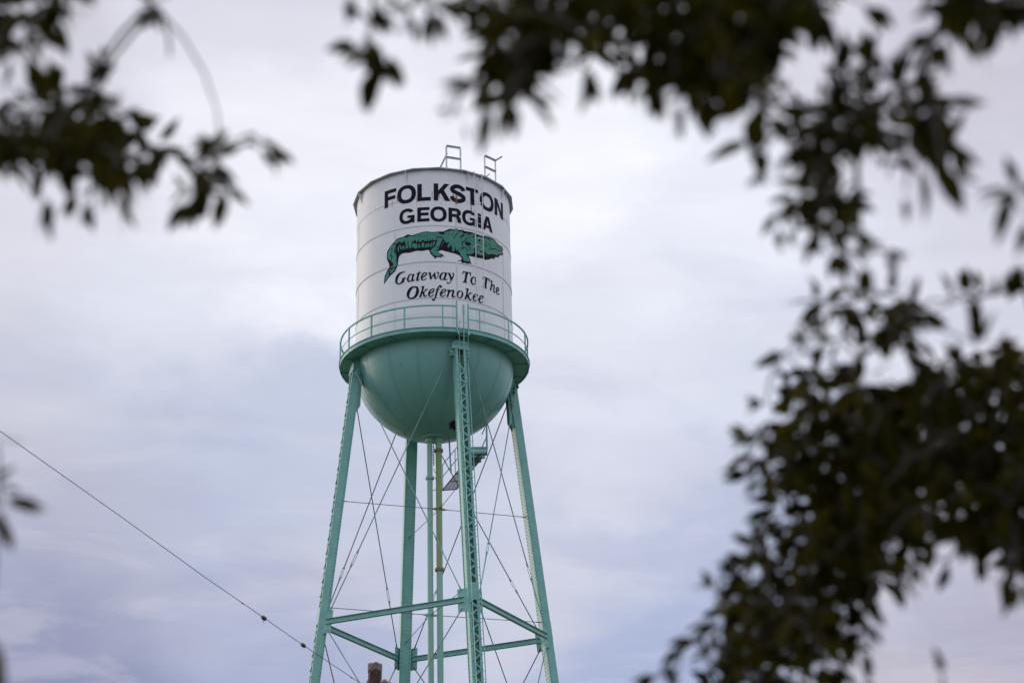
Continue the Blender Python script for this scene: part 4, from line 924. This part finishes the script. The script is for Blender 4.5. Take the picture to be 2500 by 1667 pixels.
tree('oak_tree', 'dark blurred oak at the left, its leafy twigs hanging into the upper left corner', 'oak tree', TL,
     [TL, TL+Vector((.1, 0, 1.2)), TL+Vector((.3, .1, 2.6)), TL+Vector((.7, .1, 4.2)), TL+Vector((.6, 0, 6))], [.34, .27, .23, .17, .08],
     [([TL+Vector((.3, .1, 2.6)), (TL+Vector((.3, .1, 2.6))).lerp(hub, .5)+Vector((0, 0, .25)), hub, P(-90, 60, 2.9), P(-40, 300, 2.85)], [.10, .06, .03, .016, .008]),
      ([hub, P(-120, -120, 2.8), P(100, -110, 2.8), P(330, -60, 2.75), P(345, 15, 2.75)], [.03, .014, .009, .006, .004]),
      ([P(370, 30, 2.75), P(420, 85, 2.75), P(470, 170, 2.75), P(500, 260, 2.75), P(503, 330, 2.75)], [.0020, .0018, .0016, .0015, .0012]),
      ([P(330, 25, 2.75), P(280, 75, 2.75), P(225, 150, 2.8), P(190, 215, 2.8)], [.003, .003, .0026, .002]),
      ([P(335, 40, 2.75), P(300, 85, 2.75), P(262, 130, 2.8), P(240, 190, 2.8)], [.003, .003, .0026, .002]),
      ([P(375, 35, 2.75), P(388, 90, 2.75), P(390, 130, 2.75)], [.003, .0024, .002]),
      ([TL+Vector((.2, .05, 1.8)), TL+Vector((1.5, .5, 1.75)), P(-300, 1300, 2.6), P(-60, 1250, 2.5), P(-20, 1160, 2.5)], [.03, .018, .010, .006, .003])],
     z_left, f_left, .048, [P(-90, 60, 2.9), P(-40, 300, 2.85), P(345, 15, 2.75), P(503, 330, 2.75), P(190, 215, 2.8), P(-20, 1160, 2.5)],
     [(-4.3, -DIST+.6, 5.6, 3.2, 3.2, 2.2, 1500)])
# --- overhead oak: top centre sweeping down the upper right
z_top = [
 [([(1095,-60),(1880,-60),(1870,20),(1820,70),(1770,120),(1730,140),(1700,190),(1640,200),(1570,195),(1500,170),(1440,140),(1370,150),(1330,100),(1300,60),(1240,70),(1200,60),(1150,40),(1100,20)], 38, 7, 2.2, 2.9, [(1300,105,30),(1710,80,10),(1560,110,12)]),
  ([(1130,-40),(1850,-40),(1760,60),(1640,110),(1540,110),(1430,70),(1320,30),(1240,20)], 42, 7, 2.4, 3.0, [(1500,40,14),(1380,20,12),(1620,60,12)]),
  ([(1640,90),(1760,60),(1740,150),(1640,190),(1560,190),(1500,170),(1540,110)], 34, 7, 2.3, 2.9, [(1690,120,10)])],
 [([(1120,40),(1260,30),(1255,110),(1220,160),(1200,210),(1160,235),(1120,215),(1110,150),(1100,90)], 36, 7, 2.2, 2.8, [(1105,130,14)]),
  ([(1150,60),(1240,60),(1220,140),(1170,190),(1140,140)], 30, 7, 2.4, 2.8, [])],
 [([(1690,60),(1770,60),(1765,150),(1745,230),(1720,220),(1690,140)], 34, 6, 2.4, 2.8, []),
  ([(1820,250),(1870,232),(1950,238),(1958,300),(1915,340),(1895,400),(1940,430),(1945,500),(1900,505),(1835,495),(1828,440),(1845,400),(1818,330)], 33, 7, 2.4, 2.9, [(1925,365,22)], .048),
  ([(1900,520),(1960,520),(1965,575),(1905,580)], 32, 6, 2.5, 2.9, [], .046)],
 [([(2050,180),(2110,185),(2150,190),(2145,245),(2085,255)], 33, 6, 2.4, 2.9, [], .044),
  ([(1870,165),(2040,150),(2050,250),(1960,225),(1880,215)], 36, 5, 2.6, 3.1, [], .034),
  ([(1970,285),(2110,285),(2115,360),(2000,375)], 38, 5, 2.6, 3.0, [(2035,290,18),(2060,340,14)], .030),
  ([(2110,255),(2150,250),(2185,330),(2150,350)], 30, 5, 2.4, 2.7, [], .046),
  ([(1950,240),(2000,250),(2000,330),(1960,330)], 32, 6, 2.4, 2.9, [], .046)],
 [([(2150,-60),(2420,-60),(2420,10),(2330,10),(2280,30),(2240,60),(2180,50),(2150,20)], 42, 7, 2.2, 2.8, []), ]]
f_top = [(845,95,2.5,6,270,1.1,.045,0),(860,120,2.5,5,270,1.,.045,0),(835,100,2.5,4,200,.7,.04,0),(880,130,2.5,4,300,.6,.045,0),(850,165,2.5,3,265,.4,.045,0),(870,75,2.6,4,60,.9,.035,0),(1170,230,2.3,3,265,.7,.05,0),
 (1130,235,2.3,2,262,.25,.055,0),(1215,215,2.3,3,320,.6,.045,0),(1110,190,2.3,3,175,.35,.045,0),(1075,210,2.4,2,190,.3,.035,0),(1040,262,2.4,2,175,.5,.018,0),(1060,268,2.4,1,275,.2,.02,0),
 (790,20,2.6,4,300,.9,.03,0),(900,20,2.6,6,None,1.,.03,0),(940,30,2.6,5,270,.8,.038,0),(985,25,2.5,5,280,.7,.042,0),(1000,10,2.5,4,0,.6,.045,0),(860,20,2.6,5,280,.8,.03,0),(820,5,2.6,4,250,.8,.03,0),(950,0,2.5,6,None,1.,.035,0),(1040,20,2.5,3,0,.5,.035,0),
 (1345,155,2.4,3,275,.5,.05,0),(1620,215,2.4,4,280,.4,.05,0),(1560,230,2.4,2,268,.25,.05,0),(1490,190,2.4,3,285,.5,.045,0),(1440,160,2.4,3,255,.5,.045,0),(1735,320,2.5,1,185,.1,.06,0),(1745,330,2.5,2,275,.3,.05,0),(1720,215,2.5,3,190,.4,.045,0),
 (1985,10,2.5,3,310,.4,.05,0),(1880,0,2.7,4,None,1.,.03,0),(1890,30,2.7,4,290,.8,.026,0),(1860,60,2.7,4,300,.8,.03,0),(1690,20,2.5,3,None,1.,.04,0),
 (2165,375,2.3,1,300,.1,.075,0),(2172,370,2.3,1,320,.1,.06,0),(2100,375,2.4,2,290,.2,.07,0),(2080,440,2.4,2,280,.3,.03,0),(1735,245,2.5,4,260,.7,.045,0),(1748,285,2.5,4,270,.7,.045,0),(1755,345,2.6,2,275,.3,.045,0),(1700,240,2.5,2,200,.3,.045,0),(2105,270,2.4,4,290,.8,.045,0),(2135,300,2.4,3,310,.6,.045,0),(2150,225,2.4,2,355,.4,.05,0),(2165,320,2.4,2,320,.4,.045,0),(1935,170,2.6,2,95,.3,.05,0),(1990,165,2.6,2,80,.3,.055,0),(2050,190,2.6,3,95,.6,.045,0),(1780,490,2.7,4,240,.8,.032,1),(1800,520,2.7,4,270,.8,.032,1),(1830,480,2.7,4,None,1.,.03,0),(2030,580,2.6,4,330,.8,.036,0),(1985,600,2.6,2,265,.3,.040,0),
 (1880,520,2.6,4,250,.6,.04,0),(1990,140,2.7,4,90,.8,.03,0),(1930,165,2.8,4,110,.9,.025,0),(2130,80,2.4,4,230,.6,.04,0),(2160,90,2.4,4,260,.5,.04,0),(2300,60,2.4,3,240,.5,.045,0),(2240,75,2.4,3,280,.5,.045,0),
 (2320,440,2.4,4,210,.7,.035,0),(2345,430,2.4,5,None,1.,.035,0),(2320,470,2.4,2,235,.2,.045,0),(2355,500,2.4,3,270,.5,.04,0),(1840,330,2.6,3,260,.4,.04,0),(2050,200,2.7,4,60,.9,.03,0),(2110,230,2.5,3,20,.7,.04,0),(1800,205,2.7,4,None,1.,.025,0),(1850,230,2.8,4,None,1.,.022,0),(1760,390,2.6,3,230,.4,.03,0)]
TR = Vector((3.4, -DIST-1.6, 0))
top_hub = P(2000, -420, 2.7)
tree('oak_tree', 'dark blurred oak boughs hanging across the top centre and upper right of the sky', 'oak tree', TR,
     [TR, TR+Vector((0, .1, 1.5)), TR+Vector((-.1, .3, 3)), TR+Vector((-.5, .8, 4.6)), TR+Vector((-.6, 1., 6.4))], [.42, .33, .28, .2, .1],
     [([TR+Vector((-.1, .3, 3)), (TR+Vector((-.1, .3, 3))).lerp(top_hub, .55)+Vector((0, 0, .5)), top_hub, P(1700, -160, 2.7), P(1500, -60, 2.65), P(1200, -60, 2.6)], [.14, .09, .045, .03, .02, .010]),
      ([P(1700, -160, 2.7), P(1880, 20, 2.75), P(1930, 120, 2.75), P(1960, 260, 2.75), P(1970, 420, 2.7), P(1975, 560, 2.7)], [.02, .005, .004, .004, .004, .003]),
      ([top_hub, P(2200, -120, 2.6), P(2260, 0, 2.5), P(2120, 110, 2.6), P(2090, 160, 2.7)], [.03, .012, .007, .003, .003]),
      ([P(1200, -60, 2.6), P(1000, -60, 2.6), P(860, -30, 2.6), P(855, 60, 2.6)], [.010, .007, .005, .003]),
      ([P(2260, 0, 2.5), P(2480, 120, 2.4), P(2420, 380, 2.4), P(2350, 440, 2.4)], [.007, .006, .004, .003])],
     z_top, f_top, .050, [P(1500, -60, 2.65), P(1200, -60, 2.6), P(1930, 120, 2.75), P(1960, 260, 2.75), P(1970, 420, 2.7), P(855, 60, 2.6), P(2260, 0, 2.5), P(2350, 440, 2.4)],
     [(1.2, -DIST-.6, 5.6, 4.2, 3.6, 2.2, 2600), (3.4, -DIST+2, 6.4, 2.6, 3, 1.8, 900)])
# --- right oak: the big mass lower right
z_right = [
 [([(1880,690),(1940,690),(2000,700),(2060,680),(2110,700),(2090,740),(2060,770),(2000,760),(1930,730)], 33, 6, 2.9, 3.4, [(2000,745,10)]),
  ([(2140,830),(2210,830),(2300,800),(2420,810),(2420,1330),(2330,1290),(2290,1240),(2200,1240),(2130,1250),(2060,1280),(2030,1330),(2000,1370),(1960,1400),(1920,1360),(1960,1200),(2040,1000),(2100,900)], 31, 8, 2.9, 3.7, [(2230,915,26),(2265,1040,16),(2330,1110,16),(2190,1000,8)]),
  ([(2060,930),(2180,880),(2380,930),(2400,1250),(2250,1200),(2080,1210),(2000,1200),(2020,1050)], 34, 7, 3.3, 4.3, [(2240,925,18)]),
  ([(1960,960),(2060,930),(2060,1100),(2000,1280),(1900,1340),(1880,1240),(1930,1100)], 38, 7, 3.4, 4.3, [])],
 [([(1810,870),(1880,850),(1930,820),(1990,860),(2060,880),(2100,900),(2060,1010),(1980,1190),(1940,1330),(1890,1330),(1850,1380),(1790,1380),(1720,1400),(1690,1390),(1670,1350),(1720,1290),(1740,1230),(1800,1180),(1810,1120),(1770,1060),(1790,980),(1830,930)], 31, 7, 3.0, 3.7, [(1890,900,16),(1880,1010,20),(1860,1140,10)]),
  ([(1930,900),(2040,930),(2020,1080),(1960,1220),(1900,1320),(1830,1330),(1860,1200),(1900,1080)], 31, 8, 3.2, 3.9, []),
  ([(1740,990),(1790,990),(1780,1080),(1740,1100),(1725,1060)], 36, 5, 3.0, 3.4, [])],
 [([(1680,1370),(1780,1380),(1880,1360),(1960,1390),(1960,1440),(1940,1500),(1960,1620),(1640,1620),(1560,1620),(1590,1550),(1640,1480)], 31, 7, 3.0, 3.7, [(1900,1440,18),(1810,1530,22),(1700,1560,20),(1890,1560,16)]),
  ([(1700,1380),(1880,1380),(1920,1480),(1800,1500),(1700,1470)], 32, 7, 3.2, 3.9, [])]]
f_right = [(1885,690,2.9,3,100,.5,.04,0),(1885,720,2.9,3,250,.6,.03,0),(2100,720,2.9,3,-20,.5,.045,0),(2090,755,2.9,3,280,.6,.04,0),(2060,680,2.9,3,80,.7,.035,0),(1975,690,2.9,3,90,.6,.035,0),
 (1800,815,3.,3,185,.3,.045,0),(1840,815,3.,3,20,.5,.04,0),(1790,840,3.,2,250,.5,.02,0),(1775,860,3.,2,None,1.,.012,0),(1860,790,3.,5,150,.9,.032,0),(1920,780,3.,5,None,1.,.032,0),(1970,790,3.,4,None,1.,.028,0),(2040,820,3.,5,90,.9,.03,0),
 (2145,830,3.,3,130,.6,.04,0),(2245,790,2.7,4,95,.5,.05,0),(2235,760,2.7,3,100,.4,.045,0),(2200,840,3.,4,110,.7,.04,0),(2290,820,3.,3,60,.6,.035,0),(1760,930,3.,4,160,.6,.036,0),(1750,1000,3.,4,170,.6,.04,0),
 (1720,1010,3.1,4,170,.7,.036,1),(1715,1090,3.1,5,190,.7,.036,1),(1735,1100,3.1,4,230,.7,.032,1),(1770,1110,3.1,4,None,1.,.03,0),(1790,1160,3.1,4,180,.7,.032,0),(1760,1175,3.1,3,200,.6,.03,0),(1740,1240,3.1,4,170,.6,.036,0),(1710,1290,3.1,4,170,.6,.036,0),
 (1650,1345,3.1,5,140,.8,.036,1),(1660,1360,3.1,4,None,1.,.032,0),(1690,1320,3.1,4,160,.7,.04,0),(1640,1440,3.1,4,200,.6,.04,0),(1600,1475,3.1,4,185,.5,.045,0),(1570,1495,3.1,3,210,.5,.04,0),(1560,1540,3.1,5,200,.7,.04,0),(1510,1555,3.1,4,200,.6,.04,0),
 (1640,1540,3.1,5,None,1.,.036,0),(1990,1400,3.,3,330,.5,.04,0),(1985,1440,3.,3,300,.6,.04,0),(2060,1330,3.,4,300,.6,.04,0),(2100,1290,3.,3,270,.6,.04,0),(2170,1290,3.,3,270,.5,.04,0),(2240,1270,3.,3,270,.6,.04,0),(2300,1310,2.9,4,280,.4,.045,0),
 (2335,1330,2.8,4,275,.5,.045,0),(1980,1500,3.,3,310,.5,.035,0),(1990,1560,3.,3,300,.4,.03,0),(2168,1556,2.8,3,100,.4,.035,0),(2200,1010,3.2,4,None,1.,.04,0),(2340,1280,2.9,3,300,.5,.04,0),(2350,880,2.9,5,None,1.,.045,0)]
for i, x in enumerate((2180, 2222, 2256, 2286, 2316, 2334, 2345)): f_right.append((x, 690-i*4, 2.9, 2+(i > 4), 100 if i % 2 else 105, .16, .038-.002*min(i, 4), 0))
f_right.append((2350, 640, 2.9, 6, None, 1., .036, 0)); f_right.append((2355, 620, 2.9, 5, None, 1., .034, 0))
TQ = Vector((4.6, -DIST+3.2, 0))
rh = P(2560, 1150, 3.6)
tree('oak_tree', 'dark blurred oak filling the lower right of the picture, dense with pinholes of sky', 'oak tree', TQ,
     [TQ, TQ+Vector((-.1, 0, .9)), TQ+Vector((-.2, .0, 1.8)), TQ+Vector((-.1, .2, 3.4)), TQ+Vector((.3, .3, 5.2))], [.36, .28, .24, .2, .1],
     [([TQ+Vector((-.2, 0, 1.8)), (TQ+Vector((-.2, 0, 1.8))).lerp(rh, .6)+Vector((0, 0, .1)), rh, P(2300, 1080, 3.5), P(2100, 1050, 3.4), P(1950, 1010, 3.3), P(1860, 950, 3.2)], [.13, .08, .045, .03, .02, .012, .006]),
      ([rh, P(2350, 1250, 3.6), P(2100, 1200, 3.5), P(1920, 1280, 3.4), P(1800, 1400, 3.3), P(1680, 1520, 3.2)], [.04, .024, .016, .012, .008, .004]),
      ([P(2300, 1080, 3.5), P(2220, 950, 3.3), P(2130, 860, 3.1), P(2060, 760, 3.), P(1990, 730, 3.)], [.016, .007, .005, .0035, .002]),
      ([rh, P(2460, 800, 3.0), P(2400, 660, 2.9), P(2300, 672, 2.9), P(2200, 690, 2.9), P(2120, 725, 2.9), P(2100, 735, 2.9)], [.02, .009, .005, .0022, .0018, .0014, .0012]),
      ([P(2300, 1080, 3.5), P(2330, 1200, 3.1), P(2330, 1330, 2.9)], [.01, .005, .003]),
      ([rh, P(2500, 1600, 2.9), P(2200, 1640, 2.8), P(2165, 1575, 2.8)], [.02, .008, .004, .002])],
     z_right, f_right, .050, [P(2300, 1080, 3.5), P(2100, 1050, 3.4), P(1950, 1010, 3.3), P(1920, 1280, 3.4), P(1800, 1400, 3.3), P(1680, 1520, 3.2), P(2060, 760, 3.), P(1990, 730, 3.), P(2350, 650, 2.9), P(2330, 1330, 2.9), P(2165, 1575, 2.8)],
     [(5.2, -DIST+3.6, 5.0, 3., 2.6, 2.2, 1400), (4.2, -DIST+2.2, 2.9, 1.4, 1.6, 1.0, 500)])
